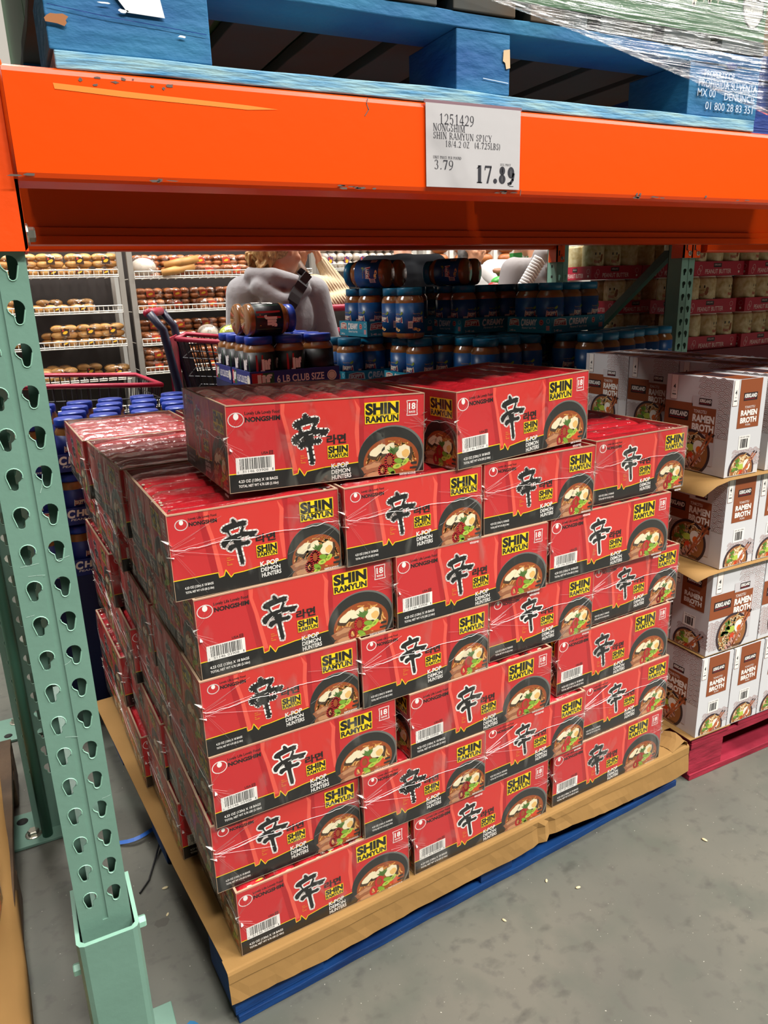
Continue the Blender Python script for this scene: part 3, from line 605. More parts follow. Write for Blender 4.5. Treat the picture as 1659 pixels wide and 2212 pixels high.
def board(g, x0, y0, z0, x1, y1, z1, m, seed, amp=.002):
    """a weathered board: subdivided edge line with small knocks"""
    n = max(3, int(max(x1 - x0, y1 - y0) / .06)); along_x = (x1 - x0) >= (y1 - y0); vs = []; fs = []
    for i in range(n + 1):
        u = i / n; d = [amp * noise.noise((seed * 3.3 + u * 9, k * 5.1, seed)) for k in range(4)]
        if along_x:
            x = x0 + (x1 - x0) * u; vs += [(x, y0 + d[0], z0 + d[1] * .6), (x, y1 + d[2], z0), (x, y1 + d[2], z1), (x, y0 + d[0] * 1.4, z1 + d[3])]
        else:
            y = y0 + (y1 - y0) * u; vs += [(x0 + d[0], y, z0 + d[1] * .6), (x1 + d[2], y, z0), (x1 + d[2], y, z1), (x0 + d[0] * 1.4, y, z1 + d[3])]
    for i in range(n):
        for k in range(4): fs.append((i * 4 + k, i * 4 + (k + 1) % 4, i * 4 + 4 + (k + 1) % 4, i * 4 + 4 + k))
    fs += [(0, 1, 2, 3), (n * 4, n * 4 + 3, n * 4 + 2, n * 4 + 1)]
    g.add(vs, fs, m)
def pallet(label, W, D, loc, rz, m, mb=None, md=None, group=None, bw=(.185, .092, .17), n_deck=7, zoff=0, front=None):
    mb = mb or m; md = md or m
    t = thing('pallet', label, 'pallet', loc, rz, group); sd = int(abs(W * 100) + len(label))
    def one(nm, *a, mm=m, amp=.002):
        nonlocal sd; sd += 1; g = G(); board(g, *a, mm, sd, amp); return g.build(nm, t, bevel=.0015)
    for y in (0, D / 2 - .05, D - .10): one('bottom_board', .004, y, 0, W - .004, y + .10, .018, mm=front or mb, amp=.004)
    for x, b in ((0, bw[0]), (W / 2 - bw[1] / 2, bw[1]), (W - bw[2], bw[2])):
        for y in (0.004, D / 2 - .07, D - .145): one('block', x, y, .0185, x + b, y + .14, .098, mm=mb, amp=.0012)
    for y in (0.002, D / 2 - .05, D - .10): one('stringer_board', 0, y, .0985, W, y + .10, .118, mm=mb, amp=.003)
    w1 = W / (n_deck + .25 * (n_deck - 1))
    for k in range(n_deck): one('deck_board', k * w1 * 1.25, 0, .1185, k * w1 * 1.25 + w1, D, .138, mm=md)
    return t
# the pallet of noodle cartons
YAW = .0561
noodle_pallet = pallet('blue block pallet under the kraft sheet of noodle cartons, nearest on the floor', 1.258, 1.06, (.172, .055, 0), .085, BLUED, BLUEN, BLUED)
def loc2(p, x, y):
    return (p[0] + x * math.cos(YAW) - y * math.sin(YAW), p[1] + x * math.sin(YAW) + y * math.cos(YAW))
g = G(); a = Art(); a.text('PROPERTY', 2.3, 4.6, 13.8, 6.3, mat('stencil_light_blue', '8fb4d6', .7), 1, .01); a.text('OF CHEP', 3.0, 1.3, 13.0, 3.9, MATS['stencil_light_blue'], 1, .02)
a.put(g, (1.258 - .17, .0025, .02), (1, 0, 0), (0, -1, 0), step=.001); g.build('stencil_lettering', noodle_pallet, fix=False)
# kraft slip sheet with folded lips
KRAFT = mat('kraft_paper', '9f7a48', .75, spec=.2, noise_amt=.12, noise_scale=5, bump=.12, bump_scale=18)
def kraft_tray():
    t = thing('kraft_tray_sheet', 'brown kraft tray sheet between the noodle cartons and the blue pallet', 'slip sheet', (.164, .042, 0), .075)
    L, D, z = 1.25, 1.12, .1395; N = 72
    g = G(); g.prism([(.001, .004), (L, .004), (L - .01, .30), (L - .02, D), (-.03, D), (-.012, .32)], 2, z, z + .0016, KRAFT); g.build('sheet', t)
    DZ = [(0, .075), (.19, .067), (.40, .076), (.525, .076), (.668, .074), (.78, .088), (.824, .086), (.90, .078), (1.013, .068), (1.2, .061), (1.27, .066)]
    def bot(x):
        for (a, b), (c, d) in zip(DZ, DZ[1:]):
            if x <= c: return b + (d - b) * max(0, (x - a)) / (c - a)
        return DZ[-1][1]
    prof = [(.030, .0, 0), (.004, .0, 0), (.0005, .0008, 0), (-.0015, .005, 0), (-.0052, .0, .25), (-.0022, .0, .29), (-.004, .0, .65), (-.006, .0, 1.0)]
    vs = []; fs = []
    for i in range(N + 1):
        x = -.002 + (L + .016) * i / N; zb = bot(x) + .0025 * noise.noise((x * 24, 3, 2))
        for k, (y, dz, q) in enumerate(prof):
            zz = z + .0022 - dz if q == 0 else z - .004 + (zb - z + .004) * q
            cr = .5 + .5 * noise.noise((x * 5, 2, 9))
            wv = (.004 * noise.noise((x * 6, q * 2, 1)) + .0022 * noise.noise((x * 30, q * 6, 4))) * min(1, q * 2) - .006 * math.exp(-((x - .76) / .025) ** 2) * (q > .2) * math.sin(x * 160)
            vs.append((x, y * (cr if 0 < q < .4 else 1) + wv, zz + (.0012 * noise.noise((x * 12, k, 5)) if q else 0)))
    K = len(prof)
    for i in range(N):
        for k in range(K - 1): fs.append((i * K + k, (i + 1) * K + k, (i + 1) * K + k + 1, i * K + k + 1))
    g = G(); g.add(vs, fs, KRAFT); o = g.build('front_lip', t, fix=False); md = o.modifiers.new('thick', 'SOLIDIFY'); md.thickness = .001
    vs = []; fs = []; prof = [(-.05, .0022, 0), (-.02, .010, 0), (-.006, .018, 0), (.002, .014, 0), (.008, -.006, 0), (.010, -.03, 0), (.009, -.052, 0)]
    for i in range(19):
        u = i / 18; y = .0 + .26 * u
        for k, (x, dz, _) in enumerate(prof): vs.append((L + x - .012 * u + .006 * noise.noise((u * 6, k * .5, 19)), y, z + dz * (1 - .5 * u) + .006 * noise.noise((u * 7, k * .6, 13)) + .010 * (k in (1, 2)) * math.exp(-((u - .12) / .1) ** 2)))
    K = len(prof)
    for i in range(18):
        for k in range(K - 1): fs.append((i * K + k, (i + 1) * K + k, (i + 1) * K + k + 1, i * K + k + 1))
    g = G(); g.add(vs, fs, KRAFT); o = g.build('crumpled_end_lip', t, fix=False); md = o.modifiers.new('thick', 'SOLIDIFY'); md.thickness = .001
    return t
kraft_tray()
# ---------------------------------------------------------------- noodle cartons, one by one
carton = make_carton(); first = [True]
WA, WB, HL, ZB = CA * KC, CB * KC, .1417, .1445
ROWN = ['bottom row', 'second row up', 'third row up', 'fourth row up', 'fifth row up', 'sixth row up', 'topmost row']
def put_carton(kind, x, y, yaw, layer, label, roll=0.0, z=None):
    z = ZB + layer * HL if z is None else z
    if kind == 'A': p, rz = (x, y, z), yaw
    else: p, rz = (x + WB * math.cos(yaw), y + WB * math.sin(yaw), z), yaw + PI / 2
    if first[0]:
        first[0] = False; carton.location = p; carton.rotation_euler = (0, 0, rz); carton['label'] = label; return carton
    if roll > 0: p = (p[0], p[1], p[2] + WA * roll)
    return dup(carton, p, (0, roll, rz), label)
FRONT = {'1a': (0.1962, 0.0643, 0.0481), '1b': (0.5709, 0.0849, 0.0702), '1c': (0.953, 0.114, 0.0614), '2a': (0.168, 0.0807, 0.0098), '2b': (0.4586, 0.0779, 0.0191), '2c': (0.7493, 0.0956, 0.0699), '2d': (1.0407, 0.126, 0.0573), '3a': (0.1775, 0.0717, 0.0356), '3b': (0.5666, 0.0828, 0.0676), '3c': (0.9612, 0.1252, 0.0691), '4a': (0.1765, 0.0747, 0.0303), '4b': (0.4691, 0.0819, 0.0532), '4c': (0.7702, 0.1139, 0.0622), '4d': (1.0619, 0.1426, 0.0646), '5a': (0.1826, 0.0789, 0.0422), '5b': (0.5472, 0.0872, 0.0679), '5c': (0.9245, 0.1205, 0.0633), '6a': (0.1571, 0.0857, 0.008), '6b': (0.4509, 0.0846, 0.0424), '6c': (0.7482, 0.1056, 0.0642), '6d': (1.0583, 0.1475, 0.0614), '7a': (0.2665, 0.1177, 0.016), '7b': (0.6791, 0.0895, 0.1727)}
CNT = {}
for k in FRONT: CNT[k[0]] = CNT.get(k[0], 0) + 1
POS = {3: ['leftmost', 'middle', 'rightmost'], 4: ['leftmost', 'second from left', 'second from right', 'rightmost'], 2: ['left', 'right']}
for k, (x, y, yw) in FRONT.items():
    L = int(k[0]) - 1; yw = yw if L == 6 else YAW + (yw - YAW) * .55; n = CNT[k[0]]; kind = 'A' if L % 2 == 0 else 'B'
    face = 'wide red noodle carton with barcode' if kind == 'A' else 'narrow end of red noodle carton'
    put_carton(kind, x, y, yw, L, '%s, %s, %s at the front' % (face, ROWN[L], POS[n][ord(k[1]) - 97]), roll={'7a': .030, '7b': -.024}.get(k, 0))
for L in range(6):                                        # left side of the stack, going back
    x, y, yw = FRONT['%da' % (L + 1)]; kind = 'A' if L % 2 == 0 else 'B'; n, st = (4, WB + .004) if kind == 'A' else (3, WA + .005)
    for k in range(1, n):
        yb = YAW + .01
        put_carton(kind, x - (k * st + .004) * math.sin(yb) + (.006 if k % 2 else -.004) - (.030 if L == 0 else 0), y + (k * st + .006) * math.cos(yb), YAW + random.uniform(-.02, .02), L,
                   'red noodle carton, %s, %s behind the front left corner on the shaded side' % (ROWN[L], ['first', 'second', 'third'][k - 1]))
for c in range(1, 4):                                     # tops of the sixth row behind the front cartons
    x, y, yw = FRONT['6' + 'abcd'[c]]
    for k in (1, 2):
        put_carton('B', x - k * (WA + .006) * math.sin(YAW) + .003, y + k * (WA + .006) * math.cos(YAW), YAW, 5,
                   'red noodle carton, sixth row up, %s column, %s' % (['', 'second', 'third', 'right end'][c], ['', 'behind the front one', 'at the back'][k]))
for L in range(5):                                        # right end of the stack behind the front row
    x, y, yw = FRONT['%d%s' % (L + 1, 'c' if L % 2 == 0 else 'd')]; kind = 'A' if L % 2 == 0 else 'B'; n, st = (4, WB + .004) if kind == 'A' else (3, WA + .005)
    for k in range(1, n):
        put_carton(kind, x - k * st * math.sin(YAW), y + (k * st + .005) * math.cos(YAW), YAW, L, 'red noodle carton, %s, %s behind the front right corner' % (ROWN[L], ['first', 'second', 'third'][k - 1]))
# ---------------------------------------------------------------- price sign (condensed serif lettering drawn stroke by stroke)
def serif_glyph(a, ch, X, Y, w, h, T, t, m, z):
    P = lambda u, v: (X + u * w, Y + v * h)
    def stem(u, v0=0, v1=1, f0=True, f1=True, tt=None):
        q = tt or T; a.rect(X + u * w - q / 2, Y + v0 * h, X + u * w + q / 2, Y + v1 * h, m, z)
        for f, v, s in ((f0, v0, 1), (f1, v1, -1)):
            if f: a.rect(X + u * w - q / 2 - .13 * w, min(Y + v * h, Y + v * h + s * t), X + u * w + q / 2 + .13 * w, max(Y + v * h, Y + v * h + s * t), m, z)
    def ln(u0, v0, u1, v1, q): a.line([P(u0, v0), P(u1, v1)], q, m, z)
    def arc(cu, cv, ru, rv, d0, d1, n=16):
        cx, cy = P(cu, cv); rx, ry = ru * w, rv * h; n = max(6, int(n * abs(d1 - d0) / 360))
        pts = [(d0 + (d1 - d0) * i / n) * PI / 180 for i in range(n + 1)]
        for p, q in zip(pts, pts[1:]):
            a.poly([(cx + rx * math.cos(p), cy + ry * math.sin(p)), (cx + rx * math.cos(q), cy + ry * math.sin(q)), (cx + (rx - T) * math.cos(q), cy + (ry - t) * math.sin(q)), (cx + (rx - T) * math.cos(p), cy + (ry - t) * math.sin(p))], m, z)
    if ch == '1': stem(.55, 0, 1, True, False); a.poly([P(.55, 1), P(.2, .84), P(.2, .80), P(.55, .9)], m, z)
    elif ch == '2': arc(.5, .70, .42, .30, 165, -25); a.line([P(.86, .58), P(.55, .28), P(.12, .05)], T * .7, m, z); a.rect(*P(.08, 0), *P(.92, .10), m, z)
    elif ch == '3': arc(.47, .75, .36, .25, 160, -80); arc(.47, .28, .42, .28, 85, -150)
    elif ch == '4': stem(.68, 0, 1, True, False); a.line([P(.66, .98), P(.06, .32)], t * 1.3, m, z); a.rect(*P(.04, .26), *P(.96, .33), m, z)
    elif ch == '5': a.rect(*P(.22, .90), *P(.86, 1), m, z); a.line([P(.24, .95), P(.18, .52)], t * 1.4, m, z); arc(.46, .33, .44, .33, 125, -150)
    elif ch == '7': a.rect(*P(.08, .88), *P(.94, 1), m, z); a.line([P(.10, .9), P(.10, .76)], t, m, z); a.poly([P(.94, 1), P(.94, .9), P(.52, 0), P(.28, 0), P(.74, .88)], m, z)
    elif ch == '8': arc(.5, .75, .37, .25, 0, 360); arc(.5, .27, .44, .27, 0, 360)
    elif ch == '9': arc(.5, .67, .44, .33, 0, 360); a.line([P(.86, .6), P(.74, .26), P(.46, .05), P(.16, 0)], T * .75, m, z)
    elif ch == 'N': stem(.16, 0, 1, tt=t * 1.2); stem(.86, 0, 1, False, True, tt=t * 1.2); a.line([P(.14, 1), P(.86, 0)], T, m, z)
    elif ch == 'O': arc(.5, .5, .48, .5, 0, 360)
    elif ch == 'G': arc(.5, .5, .48, .5, 55, 330); stem(.86, .08, .44, False, True)
    elif ch == 'C': arc(.52, .5, .48, .5, 50, 315); ln(.86, .98, .86, .72, t)
    elif ch == 'D': stem(.2); arc(.36, .5, .58, .5, 90, -90)
    elif ch == 'S': arc(.5, .74, .36, .26, 40, 250); arc(.5, .27, .38, .27, 80, -160); ln(.84, .98, .84, .76, t); ln(.14, .02, .14, .26, t)
    elif ch == 'H': stem(.16); stem(.84); a.rect(*P(.16, .47), *P(.84, .53), m, z)
    elif ch == 'I': stem(.5)
    elif ch == 'M': stem(.1, tt=t * 1.2); stem(.9); a.line([P(.1, 1), P(.5, .06)], T * .8, m, z); a.line([P(.5, .06), P(.88, 1)], t * 1.2, m, z)
    elif ch == 'R': stem(.2); arc(.4, .74, .45, .26, 90, -90); a.rect(*P(.2, .95), *P(.42, 1), m, z); a.rect(*P(.2, .47), *P(.45, .52), m, z); a.line([P(.48, .5), P(.95, 0)], T * .85, m, z)
    elif ch == 'P': stem(.22); arc(.42, .74, .46, .27, 90, -90); a.rect(*P(.2, .95), *P(.44, 1), m, z); a.rect(*P(.2, .46), *P(.44, .51), m, z)
    elif ch == 'B': stem(.2); arc(.4, .75, .42, .25, 90, -90); arc(.42, .27, .48, .27, 90, -90); a.rect(*P(.2, .95), *P(.42, 1), m, z); a.rect(*P(.2, .49), *P(.44, .54), m, z); a.rect(*P(.2, 0), *P(.44, .05), m, z)
    elif ch == 'A': a.line([P(.08, 0), P(.5, 1)], t * 1.3, m, z); a.line([P(.5, 1), P(.92, 0)], T, m, z); a.rect(*P(.24, .30), *P(.76, .35), m, z); a.rect(*P(-.04, 0), *P(.22, .04), m, z); a.rect(*P(.74, 0), *P(1.04, .04), m, z)
    elif ch == 'Y': stem(.5, 0, .5, True, False); a.line([P(.08, 1), P(.5, .46)], T, m, z); a.line([P(.9, 1), P(.52, .46)], t * 1.3, m, z); a.rect(*P(-.04, .96), *P(.24, 1), m, z); a.rect(*P(.76, .96), *P(1.02, 1), m, z)
    elif ch == 'U': stem(.18, .3, 1, False, True); stem(.84, .3, 1, False, True, tt=t * 1.3); arc(.5, .32, .40, .32, 180, 360)
    elif ch == 'Z': a.rect(*P(.1, .93), *P(.92, 1), m, z); a.rect(*P(.06, 0), *P(.94, .07), m, z); a.line([P(.85, .97), P(.14, .03)], T, m, z)
    elif ch == 'L': stem(.25); a.rect(*P(.2, 0), *P(.92, .05), m, z); ln(.9, 0, .92, .25, t)
    elif ch == 'E': stem(.22); a.rect(*P(.2, 0), *P(.9, .06), m, z); a.rect(*P(.2, .94), *P(.86, 1), m, z); a.rect(*P(.2, .48), *P(.7, .53), m, z)
    elif ch == 'T': stem(.5, 0, 1, True, False); a.rect(*P(.04, .94), *P(.96, 1), m, z)
    elif ch == '/': ln(.1, -.02, .9, 1.02, t * 1.3)
    elif ch == '(': arc(.9, .45, .7, .6, 120, 240)
    elif ch == ')': arc(.1, .45, .7, .6, 60, -60)
    elif ch == '.': a.ell(X + .5 * w, Y + T * .62, T * .62, T * .62, m, z, 12)
WID = {'I': .55, '.': .6, '(': .5, ')': .5, '/': .6, ' ': .55, 'M': 1.25, 'N': 1.08, 'O': 1.08, 'G': 1.08, 'L': .92, 'S': .85, 'E': .9, 'P': .88}
def serif(a, s, x0, y0, x1, h, m, z=2, T=.12, t=.045, slope=0.0):
    tot = sum(WID.get(c, 1.0) for c in s); cw = (x1 - x0) / tot; x = x0
    for c in s:
        w1 = cw * WID.get(c, 1.0)
        if c != ' ': serif_glyph(a, c, x + w1 * .07, y0 + slope * (x - x0), w1 * .86, h, T * h, t * h, m, z)
        x += w1
PAPER = mat('sign_paper', 'c9c6c7', .55, bump=.05, bump_scale=30); SINK = mat('sign_ink', '33323a', .5)
sign = thing('price_sign', 'white paper price sign in clear sleeve hung on the orange beam', 'price sign', (.556, -.0232, 1.4525))
g = G(); g.box((0, -.0006, 0), (.163, 0, .1085), PAPER)
sc = 16.3 / 1190.0; a = Art()
def SP(x, y): return ((x - 245) * sc, (1205 - y - (x - 245) * -.03) * 10.85 / 1040 + 0)
serif(a, '1251429', 2.1, 8.25, 8.1, 1.35, SINK, T=.10); serif(a, 'NONGSHIM', 1.15, 7.35, 6.5, .92, SINK, T=.11); serif(a, 'SHIN RAMYUN SPICY', 1.15, 6.35, 11.2, .86, SINK, T=.11)
serif(a, '18/4.2 OZ', 3.1, 5.35, 7.3, .82, SINK, T=.11); serif(a, '(4.725LBS)', 8.15, 5.35, 12.7, .86, SINK, T=.11)
serif(a, 'UNIT PRICE PER POUND', 1.15, 3.75, 5.9, .36, SINK, T=.13, t=.06); serif(a, '3.79', 1.2, 2.35, 4.6, 1.25, SINK, T=.11)
serif(a, 'SELL PRICE', 12.7, 3.25, 14.7, .30, SINK, T=.13, t=.06); serif(a, '17.89', 8.2, .75, 15.5, 2.4, SINK, T=.235, t=.06)
a.rect(14.4, .42, 15.2, .50, SINK, 2)
a.put(g, (0, -.0007, 0), (1, 0, 0), (0, -1, 0), step=.0001); g.build('paper', sign, fix=False)
g = G(); SLEEVE = film('sleeve_film', base=.04, streak=.06, scale=6, stretch=(1, 1, 1), rough=.1, bump=.25)
g.box((-.002, -.0022, -.0015), (.165, -.0018, .1125), SLEEVE); g.box((-.002, -.0005, .108), (.165, .001, .1125), mat('sleeve_hem', '8d6f78', .4)); g.build('clear_sleeve', sign)
# ---------------------------------------------------------------- loaded pallet on the front beam
UPZ = BT + .001
top_pallet = pallet('worn blue wooden pallet standing on the orange beam', 1.165, 1.02, (.077, -.016, UPZ), 0, BLUEB, BLUE, mat('pallet_deck_mottled', '3c4c50', .8, noise_amt=.4, noise_scale=5, dark='4a3a28'), front=BLUEP, n_deck=9)  # deck boards mottled blue-grey and brown
a = Art()
a.poly([(5.6, 13.5), (7.6, 13.5), (8.3, 9.5), (9.7, 6.6), (12.2, 6.2), (12.6, 7.6), (13.0, 5.4), (13.2, 4.4), (9.0, 4.5), (7.0, 7.0)], PAINT, 1)
for k, (x, y, rx, ry, mm) in enumerate(((3.3, 7.5, .9, .8, mat('knot_pale', '9fb08a', .7)), (1.2, 3.0, 1.2, .6, mat('bare_wood_chip', 'a1683c', .8)), (8.5, 4.6, .5, .2, PAINT), (15.0, 2.7, .5, .12, PAINT), (6.6, 5.2, .7, .1, PAINT))):
    a.poly(rnd_poly(x, y, rx, ry, 12, k, 0, .3), mm, 1)
a.line([(.4, 4.4), (6, 3.9), (18, 3.2)], .08, BLUED, 1)
g = G(); a.put(g, (.0, .0015, .018), (1, 0, 0), (0, -1, 0), step=.0006); g.build('painted_mark', top_pallet, fix=False)
a = Art(); ST = mat('stencil_pale', 'c3d2e4', .7)
for t_, x0, y0, x1, y1 in (('PROPERTY OF', 3.2, 5.9, 10.5, 6.9), ('PROHIBIDA SU VENTA', 2.0, 4.4, 16.4, 5.5), ('MX 00', 1.9, 2.9, 6.2, 4.1), ('DENUNCIE', 8.4, 2.7, 16.2, 3.8), ('01 800 28 83 351', 4.0, 1.0, 15.8, 2.2)): a.text(t_, x0, y0, x1, y1, ST, 1, .005)
a.poly(rnd_poly(9.5, 8.0, 1.5, .55, 10, 3), BLUED, 1)
g = G(); a.put(g, (1.165 - .17, .0022, .0185), (1, 0, 0), (0, -1, 0), step=.0006); g.build('stencil_lettering', top_pallet, fix=False)
a = Art(); a.poly([(8.0, 5.8), (9.1, 6.0), (9.2, 3.6), (8.5, 3.4), (8.3, 4.2), (7.9, 4.4)], TANW, 1); a.line([(4.5, 1.9), (8.9, 1.6)], .1, ST, 1)
g = G(); a.put(g, (1.165 / 2 - .046, .0028, .0185), (1, 0, 0), (0, -1, 0), step=.0006); g.build('torn_edge', top_pallet, fix=False)
GREENC = mat('carton_green', '3f6b45', .5, noise_amt=.15, noise_scale=8); CREAM = mat('cream_print', 'd8d3c0', .5); SEALG = mat('seal_grey', 'b9bab4', .5)
def green_box(label, x, z, w, d, h, front=False, y0=-.012):
    t = thing('green_carton', label, 'carton', (x, y0, z), 0, 'green cartons on the raised pallet'); g = G(); g.box((0, 0, 0), (w, d, h), GREENC)
    if front:
        a = Art(); W = w * 100
        r = random.Random(9)
        for k, (x0, s) in enumerate(((W - 46, 1), (W - 37, 1.1), (W - 27, .9))):      # brush script, cut by the picture edge
            a.line([(x0 + s * 1.2 * i * .8, 5.0 + 2.6 * s * math.sin(i * 1.1 + k) + .3 * i) for i in range(9)], .55, CREAM, 1)
        a.line([(W - 22, 4.0), (W - 19, 9.5), (W - 17.5, 3.6), (W - 15.5, 8.2), (W - 14, 4.4), (W - 12, 8.4)], .55, CREAM, 1)
        a.text('Rethink', W - 14.8, 6.6, W - 9.2, 8.4, CREAM, 1, .0, .2); a.text('your pretzel!', W - 15.5, 4.3, W - 7.2, 6.2, CREAM, 1, .0, .25, .06)
        a.ell(W - 3.4, 5.2, 2.6, 3.4, SEALG, 1, 28); a.ring(W - 3.4, 5.2, 2.5, 3.3, .16, INK, 2, 28); a.rect(W - 5.9, 5.0, W - .9, 5.2, INK, 2)
        a.text('USDA', W - 5.0, 5.7, W - 1.8, 7.0, INK, 2, .03); a.text('ORGANIC', W - 5.4, 3.5, W - 1.4, 4.6, WHT, 2, .03)
        a.put(g, (0, 0, 0), (1, 0, 0), (0, -1, 0), step=.0004)
    g.build('carton_body', t, fix=False); return t
gz = UPZ + .1415
green_box('green carton with cream script on the raised pallet, front right, behind stretch film', .64, gz, .603, .40, .30, True)
green_box('plain green carton on the raised pallet, left of the scripted one', .085, gz, .55, .40, .30)
for k, (x, y0, lb) in enumerate(((.085, .40, 'green carton at the back left of the raised pallet'), (.64, .40, 'green carton at the back right of the raised pallet'))): green_box(lb, x, gz, .55, .58, .30, y0=y0)
for k, (x, lb) in enumerate(((.085, 'left carton of the upper green layer, above the picture'), (.64, 'right carton of the upper green layer, above the picture'))): green_box(lb, x, gz + .301, .55, .99, 1.2)
STRETCH = film('stretch_film', base=.07, streak=.42, scale=6, stretch=(.7, 1, 26), rough=.25, bump=.5, lo=.5, hi=.72)
g = G(); vs = []; fs = []; N, Mm = 50, 10
for i in range(N + 1):
    u = i / N; x = .22 + 1.035 * u
    zl = 1.716 - .02 * u - .105 * max(0, (u - .30) / .70) ** 1.3
    for j in range(Mm + 1):
        v = j / Mm; z = zl + (2.10 - zl) * v
        vs.append((x, -.026 + .004 * noise.noise((u * 3, z * 30, 1)) + (.010 * (1 - v) if u < .9 else 0) * 0, z))
for i in range(N):
    for j in range(Mm): fs.append((i * (Mm + 1) + j, (i + 1) * (Mm + 1) + j, (i + 1) * (Mm + 1) + j + 1, i * (Mm + 1) + j + 1))
o = len(vs)
for j in range(Mm + 1):
    z = vs[N * (Mm + 1) + j][2]; vs.append((1.258, .5, z))
for j in range(Mm): fs.append((N * (Mm + 1) + j, o + j, o + j + 1, N * (Mm + 1) + j + 1))
g.add(vs, fs, STRETCH, smooth=True)
hem = [(vs[i * (Mm + 1)][0], vs[i * (Mm + 1)][1] - .001, vs[i * (Mm + 1)][2] + .002) for i in range(N + 1)]
g.tube(hem, .0035, STRETCH, 6)
tag(g.build('stretch_wrap', fix=False), 'clear stretch film pulled round the green cartons and the corner of the raised pallet', 'film')
nb = pallet('dark blue pallet at the right edge on the beam, beside the worn one', 1.0, 1.0, (1.275, .03, UPZ), 0, BLUED, BLUED, BLUED, n_deck=6)
g = G(); g.box((1.285, .04, UPZ + .139), (2.52, 1.0, 3.2), mat('brown_shade_load', '8a6f52', .7, noise_amt=.2)); tag(g.build('brown_shade_load'), 'brown carton load above the dark blue pallet at the top right corner', 'carton')  # load widened out of view to block light through the gap
lp = pallet('pallet on the deck left of the front post, only its dark end in view', 1.0, 1.0, (-1.17, .04, 1.5865), 0, BROWN, BROWN, BROWN, n_deck=6)
g = G(); g.box((-1.09, .05, 1.726), (-.17, 1.0, 3.2), mat('grey_wrapped_load', '4a4640', .6, noise_amt=.3, noise_scale=10)); tag(g.build('wrapped_load'), 'grey wrapped pallet load at the top left corner behind the post', 'pallet load')
g = G(); r = random.Random(2); pts = [(-.012 + .012 * math.sin(k * .9), -.006 - .003 * (k % 2), 1.735 - .0105 * k) for k in range(12)]
FLAP = film('loose_film', base=.25, streak=.5, scale=30, stretch=(1, 1, 1), rough=.2, bump=.8)
vs = []; fs = []
for k, p in enumerate(pts): vs += [(p[0] - .008 - .003 * math.sin(k), p[1], p[2]), (p[0] + .004, p[1] - .006, p[2] - .004), (p[0] + .012 + .004 * math.sin(k * 1.7), p[1] + .002, p[2])]
for k in range(11):
    for q in (0, 1): fs.append((k * 3 + q, k * 3 + q + 1, k * 3 + q + 4, k * 3 + q + 3))
g.add(vs, fs, FLAP, smooth=True); tag(g.build('film_scrap', fix=False), 'torn strip of clear film hanging on the post at the top left', 'film')
for i, (x0, x1, y0, y1, z, lb) in enumerate(((1.0, 1.22, 1.37, 2.15, 1.621, 'unseen brown block added for shade on the back rack deck, over the left jars'), (1.25, 2.5, 1.37, 2.15, 1.621, 'unseen brown block added for shade on the back rack deck, over the right jars'), (2.7, 4.6, 1.3, 2.15, 1.621, 'unseen brown block added for shade on the deck over the peanut butter trays'), (2.7, 4.6, .0, .95, 1.586, 'unseen brown block added for shade on the front deck right of the broth cartons'))):
    g = G(); g.box((x0, y0, z), (x1, y1, 3.3), MATS['brown_shade_load']); tag(g.build('brown_shade_load'), lb, 'carton')  # unseen blocks standing on the decks, added to cast shade
# ---------------------------------------------------------------- ramen broth cartons on the red pallet
BRW, BRD, BRH = .117, .195, .2325
BW = mat('broth_white', 'd4d4d6', .5); BB = mat('broth_brown', '8f4a26', .5); BB2 = mat('broth_brown_line', '6f3519', .5); WAVE = mat('wave_print', '94655c', .5); LOGO = mat('logo_black', '2a1a1c', .5); LRED = mat('logo_red', '8a1420', .5)
BSOUP = mat('broth_soup_print', '9c6436', .5); STICK = mat('chopstick_print', 'b5653f', .5); EGG = mat('egg_print', 'f0ece2', .5); YOLK = mat('yolk_print', 'e2691f', .5); PORK = mat('pork_print', 'c99a8c', .5); PORK2 = mat('pork_dark_print', '5a2a26', .5); NOOP = mat('pale_noodle_print', 'ead9b2', .5); BOWLP = mat('plum_bowl_print', '3a2a30', .5)
def waves(a, x0, y0, x1, y1, m, s=1.35):
    row = 0; y = y1 - s * .5
    while y > y0:
        x = x0 + (s if row % 2 else 0)
        while x < x1 + s * .5:
            if x0 <= x <= x1:
                a.ell(x, y - .02, s, s, BW, 2 + row * .12, 14, 0, PI)
                for q in (.94, .64, .34): a.ring(x, y, s * q, s * q, .11, m, 2.05 + row * .12, 10, .0, PI)
            x += 2 * s
        y -= s * .56; row += 1
def brand(a, x0, y0, x1, y1, z=7):
    a.rect(x0, y0, x1, y1, LOGO, z); w2 = x1 - x0; h2 = y1 - y0
    a.text('KIRKLAND', x0 + w2 * .06, y0 + h2 * .36, x1 - w2 * .05, y1 - h2 * .14, WHT, z + 1, .04, .1); a.rect(x0 + w2 * .07, y0 + h2 * .16, x1 - w2 * .16, y0 + h2 * .26, LRED, z + 1)
